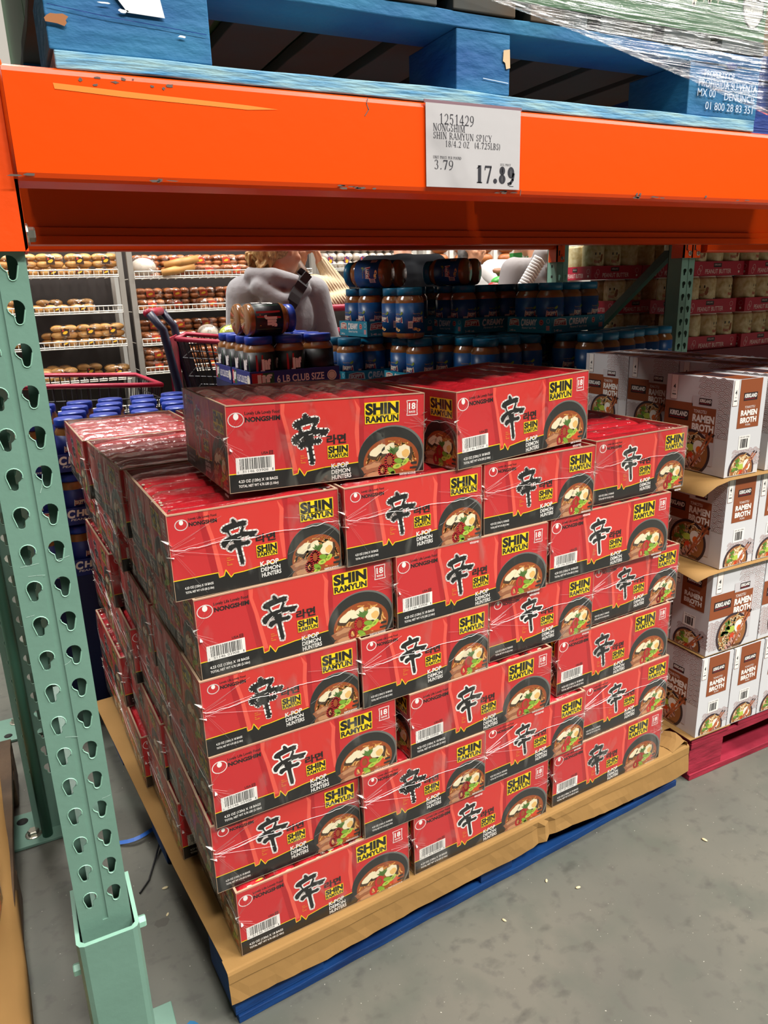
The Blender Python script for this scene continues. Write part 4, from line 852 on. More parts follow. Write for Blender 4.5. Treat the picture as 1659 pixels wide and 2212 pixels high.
def ramen_bowl(a, cx, cy, r0, clip, z=8):
    r = random.Random(8); a.clip = clip
    a.ell(cx, cy, r0, r0, BOWLP, z, 36); a.ell(cx, cy, r0 * .88, r0 * .88, BSOUP, z + 1, 36)
    for k in range(60):
        t = r.uniform(.3, 2.9) if k < 36 else r.uniform(3.4, 4.7); q = r.uniform(.3, .82); x, y = cx + r0 * q * math.cos(t), cy + r0 * q * math.sin(t); th = r.uniform(0, 3)
        a.line([(x + r0 * .2 * u * math.cos(th) - .06 * r0 * math.cos(u * 3) * math.sin(th), y + r0 * .2 * u * math.sin(th) + .06 * r0 * math.cos(u * 3) * math.cos(th)) for u in (-1, -.4, .3, 1)], r0 * .045, NOOP if k % 3 else NOOD2, z + 2)
    for k in range(16):
        t = 2.4 + r.uniform(-.5, .7); q = r.uniform(.25, .75); a.poly(rnd_poly(cx + r0 * q * math.cos(t), cy + r0 * q * math.sin(t), r0 * .13, r0 * .07, 7, k, t), GRN3 if k % 3 else GRN, z + 3)
    a.poly(rnd_poly(cx - .05 * r0, cy + .22 * r0, .22 * r0, .17 * r0, 9, 2), GRN2, z + 3); a.poly(rnd_poly(cx + .02 * r0, cy - .18 * r0, .2 * r0, .2 * r0, 9, 7), CARR, z + 2)
    a.ell(cx + .40 * r0, cy + .26 * r0, .27 * r0, .32 * r0, EGG, z + 4, 20, rot=.4); a.ell(cx + .42 * r0, cy + .18 * r0, .14 * r0, .15 * r0, YOLK, z + 5, 16)
    for k in range(5):
        t = k * .17 - .1; a.poly(rnd_poly(cx + (.34 - t) * r0, cy + (-.22 - t * .75) * r0, .23 * r0, .10 * r0, 9, k, 2.2), PORK, z + 5); a.poly(rnd_poly(cx + (.38 - t) * r0, cy + (-.20 - t * .75) * r0, .17 * r0, .03 * r0, 7, k, 2.2), PORK2, z + 6)
    a.clip = None
    for d in (0, .2):
        p0 = (cx + (.05 + d * .3) * r0, cy - (.62 - d * .2) * r0); p1 = (cx + (.92 + d) * r0, cy + (.98 - d * .35) * r0)
        if clip: p0 = (p0[0], max(p0[1], clip[1] + .2)); p1 = (min(p1[0], clip[2] - .2), p1[1])
        a.line([p0, p1], r0 * .085, STICK, z + 7); a.line([(p0[0] + (p1[0] - p0[0]) * .94, p0[1] + (p1[1] - p0[1]) * .94), p1], r0 * .09, LOGO, z + 8)
def broth_face(W, wide):
    a = Art(); H = BRH * 100; a.rect(0, 0, W, H, BW, .5)
    if wide:
        waves(a, W * .58, H * .38, W - .4, H - .4, WAVE); waves(a, 1.0, 1.0, W * .42, H * .38, WAVE, 1.0)
        a.rect(0, H * .43, W * .44, H * .72, BB, 5); brand(a, W * .07, H * .53, W * .39, H * .635)
        a.rect(W * .43, H * .09, W * .82, H * .80, mat('carton_pic_white', 'c9c4c6', .5), 5); a.rect(W * .70, H * .80, W * .80, H * .86, MATS['carton_pic_white'], 5)
        a.rect(W * .43, H * .34, W * .80, H * .69, BB, 6); brand(a, W * .535, H * .715, W * .725, H * .785)
        a.text('TONKOTSU', W * .465, H * .625, W * .66, H * .66, WHT, 7, .0); a.text('RAMEN', W * .455, H * .53, W * .785, H * .61, WHT, 7, .05); a.text('BROTH', W * .455, H * .435, W * .785, H * .515, WHT, 7, .05); a.text('PORK', W * .56, H * .385, W * .68, H * .415, WHT, 7, .0)
        a.line([(W * .44, H * .375), (W * .54, H * .375)], .1, BB2, 7); a.line([(W * .70, H * .375), (W * .79, H * .375)], .1, BB2, 7)
        ramen_bowl(a, W * .47, H * .195, W * .30, (W * .05, .3, W * .82, H))
        a.text('NET CONTENTS', W * .42, H * .025, W * .66, H * .05, INK, 20, .02)
        nx, nw = W * .08, W * .105
    else:
        a.rect(W * .22, H * .50, W * .86, H - .05, BB, 5); brand(a, W * .34, H * .78, W * .74, H * .86)
        a.text('TONKOTSU', W * .40, H * .70, W * .70, H * .725, WHT, 7, .0); a.text('RAMEN', W * .30, H * .625, W * .78, H * .685, WHT, 7, .05); a.text('BROTH', W * .30, H * .55, W * .78, H * .61, WHT, 7, .05); a.text('PORK', W * .47, H * .52, W * .62, H * .54, WHT, 7, .0)
        a.rect(W * .33, H * .27, W * .66, H * .42, WHT, 5); x = W * .38; r = random.Random(3)
        while x < W * .60: b = r.choice((.12, .25, .4)); a.rect(x, H * .29, min(x + b, W * .62), H * .385, INK, 6); x += b + r.choice((.1, .2))
        a.text('ITEM / ART 1570568', W * .36, H * .395, W * .63, H * .41, INK, 6)
        waves(a, W * .25, H * .08, W * .95, H * .26, WAVE, .9)
        ramen_bowl(a, W * .48, 1.2, W * .38, (W * .06, .3, W - .3, H))
        nx, nw = W * .03, W * .14
    a.rect(nx, H * .74, nx + nw, H - .1, WHT, 7); a.line([(nx, H - .1), (nx, H * .74), (nx + nw, H * .74), (nx + nw, H - .1)], .07, BB, 8); a.text('4', nx + nw * .32, H * .85, nx + nw * .68, H * .90, INK, 8, .02); a.text('UNITS', nx + nw * .3, H * .82, nx + nw * .7, H * .83, INK, 8); a.rect(nx + nw * .2, H * .785, nx + nw * .8, H * .795, INK, 8)
    return a
def make_broth():
    t = thing('broth_carton', 'tmp', 'carton', group='white and brown broth cartons on the red pallet'); w2, d, h = BRW, BRD, BRH
    g = G(); c = .003
    g.prism([(c, 0), (w2 - c, 0), (w2, c), (w2, d - c), (w2 - c, d), (c, d), (0, d - c), (0, c)], 2, 0, h - .001, BW)
    n, wd = broth_face(w2 * 100, False), broth_face(d * 100, True)
    n.put(g, (0, 0, 0), (1, 0, 0), (0, -1, 0), step=.00012); n.put(g, (w2, d, 0), (-1, 0, 0), (0, 1, 0), step=.00012); wd.put(g, (0, d, 0), (0, -1, 0), (-1, 0, 0), step=.00012); wd.put(g, (w2, 0, 0), (0, 1, 0), (1, 0, 0), step=.00012)
    g.build('carton_body', t, fix=False)
    g = G(); g.box((.0, .004, h - .001), (w2 * .49, d - .004, h), BW); g.box((w2 * .50, .004, h - .001), (w2, d - .004, h), BW)
    a = Art(); a.rect(2.5, .4, 9.2, d * 100 - .4, BB, 1); a.rect(3.2, 6, 8.6, 13, BOWLP, 2); a.rect(4, 14.5, 8, 15.6, WHT, 2); a.rect(3.0, .35, 8.5, .75, LOGO, 2)
    a.put(g, (0, 0, h), (1, 0, 0), (0, 0, 1), up=(0, 1, 0)); g.build('top_flaps', t, fix=False)
    return t
broth = make_broth(); bfirst = [True]
def put_broth(narrow, x, y, z, label, yaw=0.0):
    if narrow: p, rz = (x, y, z), yaw
    else: p, rz = (x + BRD * math.cos(yaw), y + BRD * math.sin(yaw), z), yaw + PI / 2
    if bfirst[0]: bfirst[0] = False; broth.location = p; broth.rotation_euler = (0, 0, rz); broth['label'] = label; return
    dup(broth, p, (0, 0, rz), label)
red_pallet = pallet('bright red splintered pallet under the broth cartons, right edge', 1.05, .98, (1.462, .158, 0), .0, REDW, REDW, REDW, bw=(.13, .12, .13), n_deck=6)
ZL = [.1405, .378, .6165, .8545]; RN = ['bottom layer', 'second layer', 'third layer', 'top layer']
BX0 = [1.464, 1.470, 1.487, 1.468]
for L in range(4):
    nar = L != 1; wx_, dy_ = (BRW, BRD) if nar else (BRD, BRW)
    for c in range(4 if nar else 3):
        if L == 3 and c == 1: continue
        for rw in range(4 if nar else 6):
            if c > 1 and rw > 0 and L < 3: continue
            if L == 3 and c == 0 and rw > 0: continue
            xx = BX0[L] + c * (wx_ + .004) + (.0 if L < 3 or c == 0 else .02); yy = .152 + rw * (dy_ + .004)
            lb = 'white brown broth carton, %s end out, %s, %s, %s' % ('narrow' if nar else 'wide', RN[L], ['column beside the noodles', 'second column', 'third column', 'fourth column'][c], 'front row' if rw == 0 else '%s row back' % ORD[rw])
            put_broth(nar, xx, yy, ZL[L] + (.0025 if L else 0), lb, .0)
put_broth(True, BX0[3] + BRW + .028, .152, ZL[3] + .0025, 'narrow side of broth carton, top layer, cut by the right picture edge')
KR2 = KRAFT
def slip(label, x0, y0, x1, y1, z, sag, seed):
    vs = []; fs = []; n = 14
    for i in range(n + 1):
        for j in range(n + 1):
            u, v = i / n, j / n; x = x0 + (x1 - x0) * u; y = y0 + (y1 - y0) * v
            over = max(0, (1.464 - x) / .07) * (1 if v < .9 else .6); fr = max(0, .152 - y) / .03
            vs.append((x, y, z - sag * over ** 1.6 * (.5 + .5 * math.sin(v * 7 + seed)) - .002 * fr))
    for i in range(n):
        for j in range(n): p = i * (n + 1) + j; fs.append((p, p + n + 1, p + n + 2, p + 1))
    g = G(); g.add(vs, fs, KR2, smooth=True); o = g.build('kraft_slip_sheet', fix=False); md = o.modifiers.new('thick', 'SOLIDIFY'); md.thickness = .0008
    return tag(o, label, 'slip sheet')
slip('kraft sheet under the top layer of broth cartons, curling over the noodle side', 1.385, .135, 1.99, .95, ZL[3] + .0012, .025, 1)
slip('kraft sheet under the third layer of broth cartons, drooping corner', 1.40, .14, 1.97, .95, ZL[2] + .0012, .035, 3.5)
slip('kraft sheet under the second layer of broth cartons, barely showing', 1.462, .152, 1.96, .94, ZL[1] + .0012, .0, 0)
g = G(); g.box((1.445, .150, .1385), (1.60, 1.0, .1400), KRAFT); g.box((1.40, .22, .138), (1.445, .9, .1395), KRAFT); tag(g.build('kraft_slip_sheet'), 'flat kraft sheet on the red pallet under the lowest broth cartons', 'slip sheet')
# ---------------------------------------------------------------- jars in trays on the back rack (in deep shade)
def put_cyl(a, g, R, cx, cy, z0, ang0, sc=.01, step=.00025):
    """wrap flat art round an upright cylinder; art x runs to the right as seen from outside"""
    for v, f, m, z in a.e:
        pts = []
        for p in v:
            t = ang0 + p[0] * sc / R; r2 = R + step * z; pts.append((cx + r2 * math.cos(t), cy + r2 * math.sin(t), z0 + p[1] * sc))
        g.add(pts, f, m)
TEAL = mat('teal_lid', '0f6f96', .35); TEALC = mat('teal_card', '1b8aa6', .55); JBLUE = mat('blue_label', '12508c', .35); BUTTER = mat('peanut_butter', '8a5a2c', .2, spec=.7, coat=.5); SLOGO = mat('label_red', 'b3232c', .45); LCREAM = mat('label_cream', 'ece4d4', .5); LGRN = mat('label_green', '8fa832', .5); ROYAL = mat('royal_lid', '1d3fa8', .35); NAVY = mat('navy_card', '1a2c7a', .5); PINK = mat('sticker_pink', 'c58e92', .6)
def logo_shape(a, x, y, w2, h2, txt, z=2):
    p = [(x, y + h2 * .12), (x + w2 * .5, y + h2 * .22), (x + w2, y + h2 * .12), (x + w2 * .94, y + h2 * .88), (x + w2 * .5, y + h2), (x + w2 * .06, y + h2 * .88)]
    a.poly(p, LCREAM, z); c = (x + w2 / 2, y + h2 / 2); a.poly([(c[0] + (q[0] - c[0]) * .86, c[1] + (q[1] - c[1]) * .82) for q in p], SLOGO, z + 1)
    a.text(txt, x + w2 * .12, y + h2 * .30, x + w2 * .88, y + h2 * .78, LCREAM, z + 2, .05, .1)
def jar_twin(name, label, group, R, H, lidm, bodym, labm, face):
    t = thing(name, label, 'jar pack', group=group)
    for s in (-1, 1):
        M = Matrix.Translation((0, s * R, 0)); g = G()
        g.lathe([(R * .86, 0), (R * .97, .004), (R, .012), (R, H * .72), (R * .95, H * .78), (R * .82, H * .83), (R * .80, H * .86)], bodym, 20, M)
        g.lathe([(R * 1.004, H * .11), (R * 1.004, H * .70)], labm, 20, M)
        face(g, R * 1.006, 0, s * R, H)
        g.build('jar', t, fix=False)
        g = G(); g.lathe([(R * .88, H * .85), (R * .88, H * .985), (R * .84, H)], lidm, 22, M); g.build('lid', t)
    return t
def skippy_face(g, R, cx, cy, H):
    for a0 in (-PI / 2 - .5, PI - .5, 0.3):
        a = Art(); logo_shape(a, .6, 5.2, 4.6, 2.9, 'SKIPPY'); a.poly([(3.6, 8.6), (5.0, 9.6), (5.2, 8.8), (4.4, 8.2)], LGRN, 1); a.text('Taste the Fun', .9, 8.5, 3.6, 9.0, GOLD, 1)
        a.poly(rnd_poly(1.6, 3.4, 1.0, .6, 7, 3), NOOD2, 1); a.poly(rnd_poly(3.0, 3.0, .9, .5, 7, 5), NOOD2, 1)
        a.rect(7.2, 3.6, 8.9, 6.2, PINK, 1); a.rect(7.35, 3.8, 8.75, 6.0, LCREAM, 1.5)
        for k in range(5): a.rect(7.45 + k * .26, 4.0, 7.58 + k * .26, 5.8, INK, 2)
        put_cyl(a, g, R, cx, cy, 0, a0)
twin = jar_twin('peanut_butter_twin_pack', 'loose twin pack of teal lidded peanut butter beside the left tray', 'teal lidded twin packs on the back rack', .052, .178, TEAL, BUTTER, JBLUE, skippy_face)
def tray(name, label, W, D, H, m, art_front, art_side, group):
    t = thing(name, label, 'tray', group=group); g = G(); th = .003
    g.box((0, 0, 0), (W, D, .003), m)
    g.box((0, 0, .003), (W, th, H), m); g.box((0, D - th, .003), (W, D, H), m); g.box((0, th, .003), (th, D - th, H), m); g.box((W - th, th, .003), (W, D - th, H), m)
    art_front.put(g, (0, 0, 0), (1, 0, 0), (0, -1, 0)); art_side.put(g, (0, D, 0), (0, -1, 0), (-1, 0, 0)); art_side.put(g, (W, 0, 0), (0, 1, 0), (1, 0, 0))
    g.build('tray_body', t, fix=False); return t
def creamy(W, H, word='CREAMY', m=WHT):
    a = Art(); logo_shape(a, W * .04, H * .36, W * .24, H * .56, 'SKIPPY', 1)
    a.text(word[0], W * .32, H * .40, W * .38, H * .90, m, 2, .05, .15); a.text(word[1:], W * .385, H * .46, W * .68, H * .86, m, 2, .05, .15)
    a.text('PEANUT BUTTER', W * .34, H * .24, W * .66, H * .36, m, 2, .01, .15); a.text('2-48 oz.', W * .05, H * .08, W * .20, H * .22, m, 2, .01)
    a.ell(W * .78, H * .66, H * .19, H * .19, SLOGO, 1, 18); a.ring(W * .78, H * .66, H * .15, H * .15, .12, LCREAM, 2, 18); a.text('3x', W * .76, H * .62, W * .80, H * .71, LCREAM, 3)
    a.ring(W * .93, H * .75, H * .13, H * .13, .10, m, 2, 16); a.rect(W * .89, H * .16, W * .965, H * .46, PINK, 2); a.rect(W * .70, H * .20, W * .86, H * .26, TEAL, 2)
    return a
TW, TD = .322, .218
sk_tray = tray('peanut_butter_tray', 'tmp', TW, TD, .058, TEALC, creamy(TW * 100, 5.8), creamy(TD * 100, 5.8), 'teal card trays of peanut butter jars')
sfirst = [True]
def put_tray(x, y, z, yaw, label, jl, ja=True):
    if sfirst[0]: sfirst[0] = False; o = sk_tray; o.location = (x, y, z); o.rotation_euler = (0, 0, yaw); o['label'] = label
    else: o = dup(sk_tray, (x, y, z), (0, 0, yaw), label)
    if ja:
        for k in range(3):
            lx, ly = .004 + .0525 + k * .1055, TD / 2
            dup(twin, (x + lx * math.cos(yaw) - ly * math.sin(yaw), y + lx * math.sin(yaw) + ly * math.cos(yaw), z + .0035), (0, 0, yaw + random.choice((0, PI)) + random.uniform(-.03, .03)), jl, 'twin packs standing in: ' + label)
TOPZ, LOWZ = 1.141, .957
put_tray(1.235, 1.63, TOPZ, .10, 'left end teal tray on the top layer of jars, lit from the left', 'teal lidded twin pack in the lit tray at the left end')
put_tray(1.575, 1.485, TOPZ, .10, 'middle teal tray on the top layer, set back behind the right one', 'teal lidded twin pack in the middle tray of the top layer')
put_tray(1.80, 1.222, TOPZ, .20, 'front right teal tray on the top layer, overhanging the jars below', 'teal lidded twin pack in the front right tray of the top layer')
put_tray(1.93, 1.52, TOPZ, .12, 'right end teal tray at the back of the top layer', 'teal lidded twin pack in the back right tray of the top layer')
put_tray(1.42, 1.88, TOPZ, .1, 'teal tray in the back row of the top layer, left', 'teal lidded twin pack in the back row of the top layer, left')
put_tray(1.78, 1.90, TOPZ, .1, 'teal tray in the back row of the top layer, right', 'teal lidded twin pack in the back row of the top layer, right')
twin.location = (1.31, 1.475, TOPZ + .001); twin.rotation_euler = (0, 0, .05)
for (x, y, ya, lb) in ((1.37, 1.64, .5, 'twin pack of jars lying on its side on the lit left tray of jars'), (1.70, 1.60, .52, 'twin pack of jars lying on its side, right of the other lying one')):
    dup(twin, (x, y, TOPZ + .182 + .052), (PI / 2 * 0, 0, 0), lb)
    o = [q for q in COL.objects if q.get('label') == lb][-1]; o.rotation_mode = 'QUATERNION'
    ax = Vector((-.62, .90, 0)).normalized()            # jar axis, lids away from us
    side = Vector((ax.y, -ax.x, 0)); up_ = Vector((0, 0, 1))
    o.rotation_quaternion = Matrix(((up_.x, side.x, ax.x), (up_.y, side.y, ax.y), (up_.z, side.z, ax.z))).to_quaternion()
put_tray(1.86, 1.055, LOWZ, .24, 'teal tray on the lower layer, left one of the two behind the broth cartons', 'teal lidded twin pack in the lower layer, behind the broth cartons, left tray')
put_tray(2.155, 1.14, LOWZ, .26, 'teal tray on the lower layer beside the green upright, at the right end', 'teal lidded twin pack in the lower layer beside the green upright')
put_tray(1.46, 1.16, LOWZ, .12, 'teal tray on the lower layer, third from the right', 'teal lidded twin pack in the lower layer, third tray from the right')
put_tray(1.30, 1.36, LOWZ, .10, 'teal tray on the lower layer, left of centre', 'teal lidded twin pack in the lower layer, left of centre')
put_tray(1.13, 1.62, LOWZ, .10, 'teal tray on the lower layer under the lit left tray', 'teal lidded twin pack in the lower layer under the lit left tray')
put_tray(1.53, 1.46, LOWZ, .10, 'teal tray on the lower layer, second row, middle', 'teal lidded twin pack in the lower layer, second row, middle')
put_tray(1.87, 1.42, LOWZ, .10, 'teal tray on the lower layer, second row, right', 'teal lidded twin pack in the lower layer, second row, right')
put_tray(1.40, 1.88, LOWZ, .10, 'teal tray on the lower layer, back row, left', 'teal lidded twin pack in the lower layer, back row, left'); put_tray(1.78, 1.90, LOWZ, .10, 'teal tray on the lower layer, back row, right', 'teal lidded twin pack in the lower layer, back row, right')
put_tray(1.88, 1.07, LOWZ - .179, .24, 'teal tray two layers down, behind the broth cartons, left', 'teal lidded twin pack two layers down, left tray'); put_tray(2.17, 1.155, LOWZ - .179, .26, 'teal tray two layers down, at the right end', 'teal lidded twin pack two layers down, right tray')
for k, (x0, x1, y0, z1) in enumerate(((1.10, 1.84, 1.31, LOWZ - .001), (1.86, 2.50, 1.15, LOWZ - .18))):
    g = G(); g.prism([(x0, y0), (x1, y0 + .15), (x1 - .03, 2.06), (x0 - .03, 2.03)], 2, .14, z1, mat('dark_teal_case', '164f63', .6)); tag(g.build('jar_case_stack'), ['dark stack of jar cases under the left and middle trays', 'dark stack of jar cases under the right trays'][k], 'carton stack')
    g = G(); g.prism([(x0, y0), (x1, y0 + .12), (x1 - .03, 2.06), (x0 - .03, 2.03)], 2, .0, .139, BROWN); tag(g.build('pallet'), ['wooden pallet under the left jar cases', 'wooden pallet under the right jar cases'][k], 'pallet')
# larger jars with dark blue lids, left of the teal ones
JG = mat('jar_label_green', '0f5a3a', .4); JB2 = mat('jar_label_black', '15161c', .4)
def jif_face(g, R, cx, cy, H):
    for a0 in (-PI / 2 - .55, PI - .6):
        a = Art(); a.poly([(0, 2.4), (2.2, 2.4), (2.6, 11), (0, 11)], SLOGO, 1); a.poly([(2.2, 2.4), (6.4, 2.4), (6.4, 11), (2.6, 11)], JG, 1)
        a.text('Jif', 1.4, 5.0, 5.4, 9.6, WHT, 3, .06); a.rect(1.2, 3.4, 5.0, 3.9, GOLD, 2); put_cyl(a, g, R, cx, cy, 0, a0)
jif = jar_twin('peanut_butter_jumbo_pack', 'jumbo two jar pack lying on its side above the royal blue tray', 'dark blue lidded jumbo packs', .0545, .170, ROYAL, BUTTER, JB2, jif_face)
def club(W, H):
    a = Art(); a.rect(W * .02, H * .1, W * .26, H * .9, JG, 1); a.poly([(W * .02, H * .1), (W * .12, H * .1), (W * .14, H * .9), (W * .02, H * .9)], SLOGO, 2)
    a.text('Jif', W * .05, H * .22, W * .24, H * .82, WHT, 3, .05); a.text('6 LB CLUB SIZE', W * .29, H * .30, W * .82, H * .72, WHT, 2, .02); a.ell(W * .91, H * .5, H * .3, H * .3, LCREAM, 1, 18); a.ring(W * .91, H * .5, H * .22, H * .22, .12, JG, 2, 16); return a
jt = tray('jumbo_jar_tray', 'royal blue card tray of jumbo jars behind the noodle cartons', .33, .225, .06, NAVY, club(33, 6), club(22.5, 6), None)
jt.location = (.70, 1.44, 1.0); jt.rotation_euler = (0, 0, -.0)
jt2 = dup(jt, (.70, 1.68, 1.0), label='second royal blue tray of jumbo jars, behind the first one')
for k, (x, y, rz) in enumerate(((.757, 1.553, 0), (.866, 1.553, .02), (.975, 1.553, PI), (.757, 1.79, 0), (.866, 1.79, PI), (.975, 1.79, .02))):
    dup(jif, (x, y, 1.004), (0, 0, rz), ['jumbo pack of dark blue lidded jars at the left of the royal blue tray', 'jumbo pack of dark blue lidded jars in the middle of the royal blue tray', 'jumbo pack of dark blue lidded jars at the right of the royal blue tray', 'jumbo jars in the second blue tray, left', 'jumbo jars in the second blue tray, middle', 'jumbo jars in the second blue tray, right'][k])
jif.rotation_euler = (0, PI / 2, .05); jif.location = (.715, 1.56, 1.0045 + .170 + .0545)
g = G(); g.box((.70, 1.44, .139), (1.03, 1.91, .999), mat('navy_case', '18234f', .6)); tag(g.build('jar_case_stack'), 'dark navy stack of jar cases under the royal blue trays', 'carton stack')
g = G(); g.box((.68, 1.42, 0), (1.06, 2.0, .138), BROWN); tag(g.build('pallet'), 'wooden pallet under the navy jar cases', 'pallet')
# royal blue lids at the left
def chunky_face(g, R, cx, cy, H):
    a = Art(); logo_shape(a, .4, 5.0, 4.2, 2.6, 'SKIPPY'); put_cyl(a, g, R, cx, cy, 0, -PI / 2 - .5)
def blue_jar():
    t = thing('blue_lid_jar', 'tmp', 'jar', group='royal blue lidded jars left of the noodle cartons'); R, H = .0455, .155; g = G()
    g.lathe([(R * .86, 0), (R, .01), (R, H * .74), (R * .86, H * .82), (R * .82, H * .86)], BUTTER, 20); g.lathe([(R * 1.004, H * .1), (R * 1.004, H * .68)], NAVY, 20); chunky_face(g, R * 1.006, 0, 0, H); g.build('jar', t, fix=False)
    g = G(); g.lathe([(R * .93, H * .84), (R * .95, H * .88), (R * .95, H * .975), (R * .90, H)], ROYAL, 24); g.build('lid', t); return t
bj = blue_jar(); bfirst2 = True
JTOP = .962
n = 0
for rw in range(4):
    for c in range(5):
        x = .0 + c * .114 + rw * .020 + random.uniform(-.008, .008); y = 1.46 + rw * .128 + c * .006
        if x > .60: continue
        lb = 'royal blue lidded jar, %s row from the front, %s from the left' % (ORD[rw], ORD[c])
        if n == 0: bj.location = (x, y, JTOP - .155); bj['label'] = lb
        else: dup(bj, (x, y, JTOP - .155), (0, 0, random.uniform(-.6, .6)), lb)
        n += 1
ch_tray = tray('chunky_jar_tray', 'tmp', .62, .50, .055, NAVY, creamy(40, 5.5, 'CHUNKY'), creamy(50, 5.5, 'CHUNKY'), 'navy trays of blue lidded jars')
for L, lb in enumerate(('navy tray under the royal blue lidded jars', 'navy tray one layer below the blue lidded jars', 'navy tray two layers below the blue lidded jars')):
    o = ch_tray if L == 0 else dup(ch_tray); o.location = (-.06, 1.41, JTOP - .1595 - L * .172); o['label'] = lb
    if L:
        for c in range(6): dup(bj, (.0 + c * .098, 1.47, JTOP - .155 - L * .172), (0, 0, random.uniform(-.6, .6)), 'blue lidded jar at the front of the %s tray down, %s from the left' % (['', 'first', 'second'][L], ORD[c]))
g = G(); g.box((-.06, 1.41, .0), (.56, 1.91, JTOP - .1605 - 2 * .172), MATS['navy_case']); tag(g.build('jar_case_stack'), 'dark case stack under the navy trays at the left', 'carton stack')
for k, lb in enumerate(('navy case behind the blue lidded jars, one tray down', 'navy case behind the blue lidded jars, two trays down')):
    g = G(); g.box((-.05, 1.56, JTOP - .1595 - (k + 1) * .172 + .056), (.55, 1.90, JTOP - .161 - k * .172), MATS['navy_case']); tag(g.build('jar_case'), lb, 'carton')
# cream peanut butter jars in red trays, right
PRED = mat('tray_red', 'b01f38', .5); PCR = mat('jar_cream', 'd8caa0', .45, noise_amt=.12, noise_scale=40, dark='b59a62'); PBRN = mat('peanut_print', '8a4a22', .5); PTX = mat('tray_text', 'e0c9c4', .55)
def pb_jar():
    t = thing('cream_peanut_jar', 'tmp', 'jar', group='cream peanut butter jars in red trays'); R, H = .056, .165; g = G()
    g.lathe([(R * .9, 0), (R, .008), (R, H * .93), (R * .94, H)], PCR, 20)
    a = Art(); a.rect(.3, 1.2, 6.0, 15.2, mat('jar_label_cream', 'e6dcc0', .5), 1); a.rect(1.2, 11.6, 4.0, 12.8, INK, 2); a.text('PEANUT', .9, 7.6, 4.0, 9.0, SLOGO, 2, .02); a.text('organic', 1.2, 10.0, 3.6, 10.9, PBRN, 2)
    a.poly(rnd_poly(5.0, 11.0, .7, 1.1, 10, 3, -.3), PBRN, 2); a.poly(rnd_poly(4.75, 9.5, .75, 1.3, 10, 5, -.3), PBRN, 2); a.rect(8.4, 3, 11, 7, LCREAM, 1)
    for k in range(6): a.rect(8.7 + k * .35, 3.3, 8.9 + k * .35, 6.7, INK, 2)
    put_cyl(a, g, R, 0, 0, 0, -PI / 2 - .75); g.build('jar', t, fix=False)
    g = G(); g.lathe([(R * .9, H), (R * .9, H + .006)], LCREAM, 18); g.build('lid', t); return t
pj = pb_jar(); pj_first = [True]
def pb_art(W, H):
    a = Art(); a.text('PEANUT BUTTER', W * .22, H * .14, W * .74, H * .46, PTX, 2, .01); a.rect(W * .38, H * .58, W * .54, H * .88, LOGO, 1); a.text('KIRKLAND', W * .40, H * .70, W * .52, H * .82, PTX, 2)
    for q in (0, .9): a.ring(W * .10 + q, H * .3 + q * 1.7, 1.0, 1.4, .14, PTX, 2, 14)
    a.ring(W * .90, H * .62, 1.1, 1.1, .1, PTX, 2, 14); a.ell(W * .90, H * .25, .6, .6, PTX, 2, 12); return a
pt = tray('red_jar_tray', 'tmp', .345, .232, .066, PRED, pb_art(34.5, 6.6), pb_art(23.2, 6.6), 'red trays of cream peanut butter jars'); ptf = [True]
def put_pb(x, y, z, yaw, label, jars=True, nx=3):
    if ptf[0]: ptf[0] = False; o = pt; o.location = (x, y, z); o.rotation_euler = (0, 0, yaw); o['label'] = label
    else: o = dup(pt, (x, y, z), (0, 0, yaw), label)
    for i in range(3):
        for j in range(2):
            lx, ly = .058 + i * .1145, .058 + j * .1155; p = (x + lx * math.cos(yaw) - ly * math.sin(yaw), y + lx * math.sin(yaw) + ly * math.cos(yaw), z + .0035)
            lb = 'cream jar in the ' + label
            if pj_first[0]: pj_first[0] = False; pj.location = p; pj['label'] = lb; pj['group'] = 'cream jars in: ' + label
            else: dup(pj, p, (0, 0, yaw + random.choice((0, .5, 1.6, -.7))), lb, 'cream jars in: ' + label)
LN = ['top', 'second', 'third', 'fourth']
for L in range(3):
    z = 1.335 - L * .176
    put_pb(2.70 + (.0 if L == 0 else .16), 2.03, z, .0, 'red tray, %s one at the left of the peanut butter stack' % LN[L])
    if L == 0: put_pb(3.05, 2.03, z, 0, 'red tray, top one second from left in the peanut butter stack')
    else: put_pb(3.21, 2.03, z, 0, 'red tray, %s one second from left in the peanut butter stack' % LN[L])
for L in range(3):
    z = 1.335 - L * .176
    put_pb(2.94 - (.03 if L == 1 else 0) + .03, 1.62, z, 0, 'red tray, %s one right of the green upright' % LN[L]); put_pb(3.325, 1.60, z, .06, 'red tray, %s one at the right picture edge' % LN[L])
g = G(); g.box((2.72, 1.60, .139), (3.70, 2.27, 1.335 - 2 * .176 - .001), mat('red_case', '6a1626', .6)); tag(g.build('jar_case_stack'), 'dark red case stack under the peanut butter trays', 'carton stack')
g = G(); g.box((2.70, 1.58, 0), (3.72, 2.30, .138), BROWN); tag(g.build('pallet'), 'wooden pallet under the peanut butter trays', 'pallet')
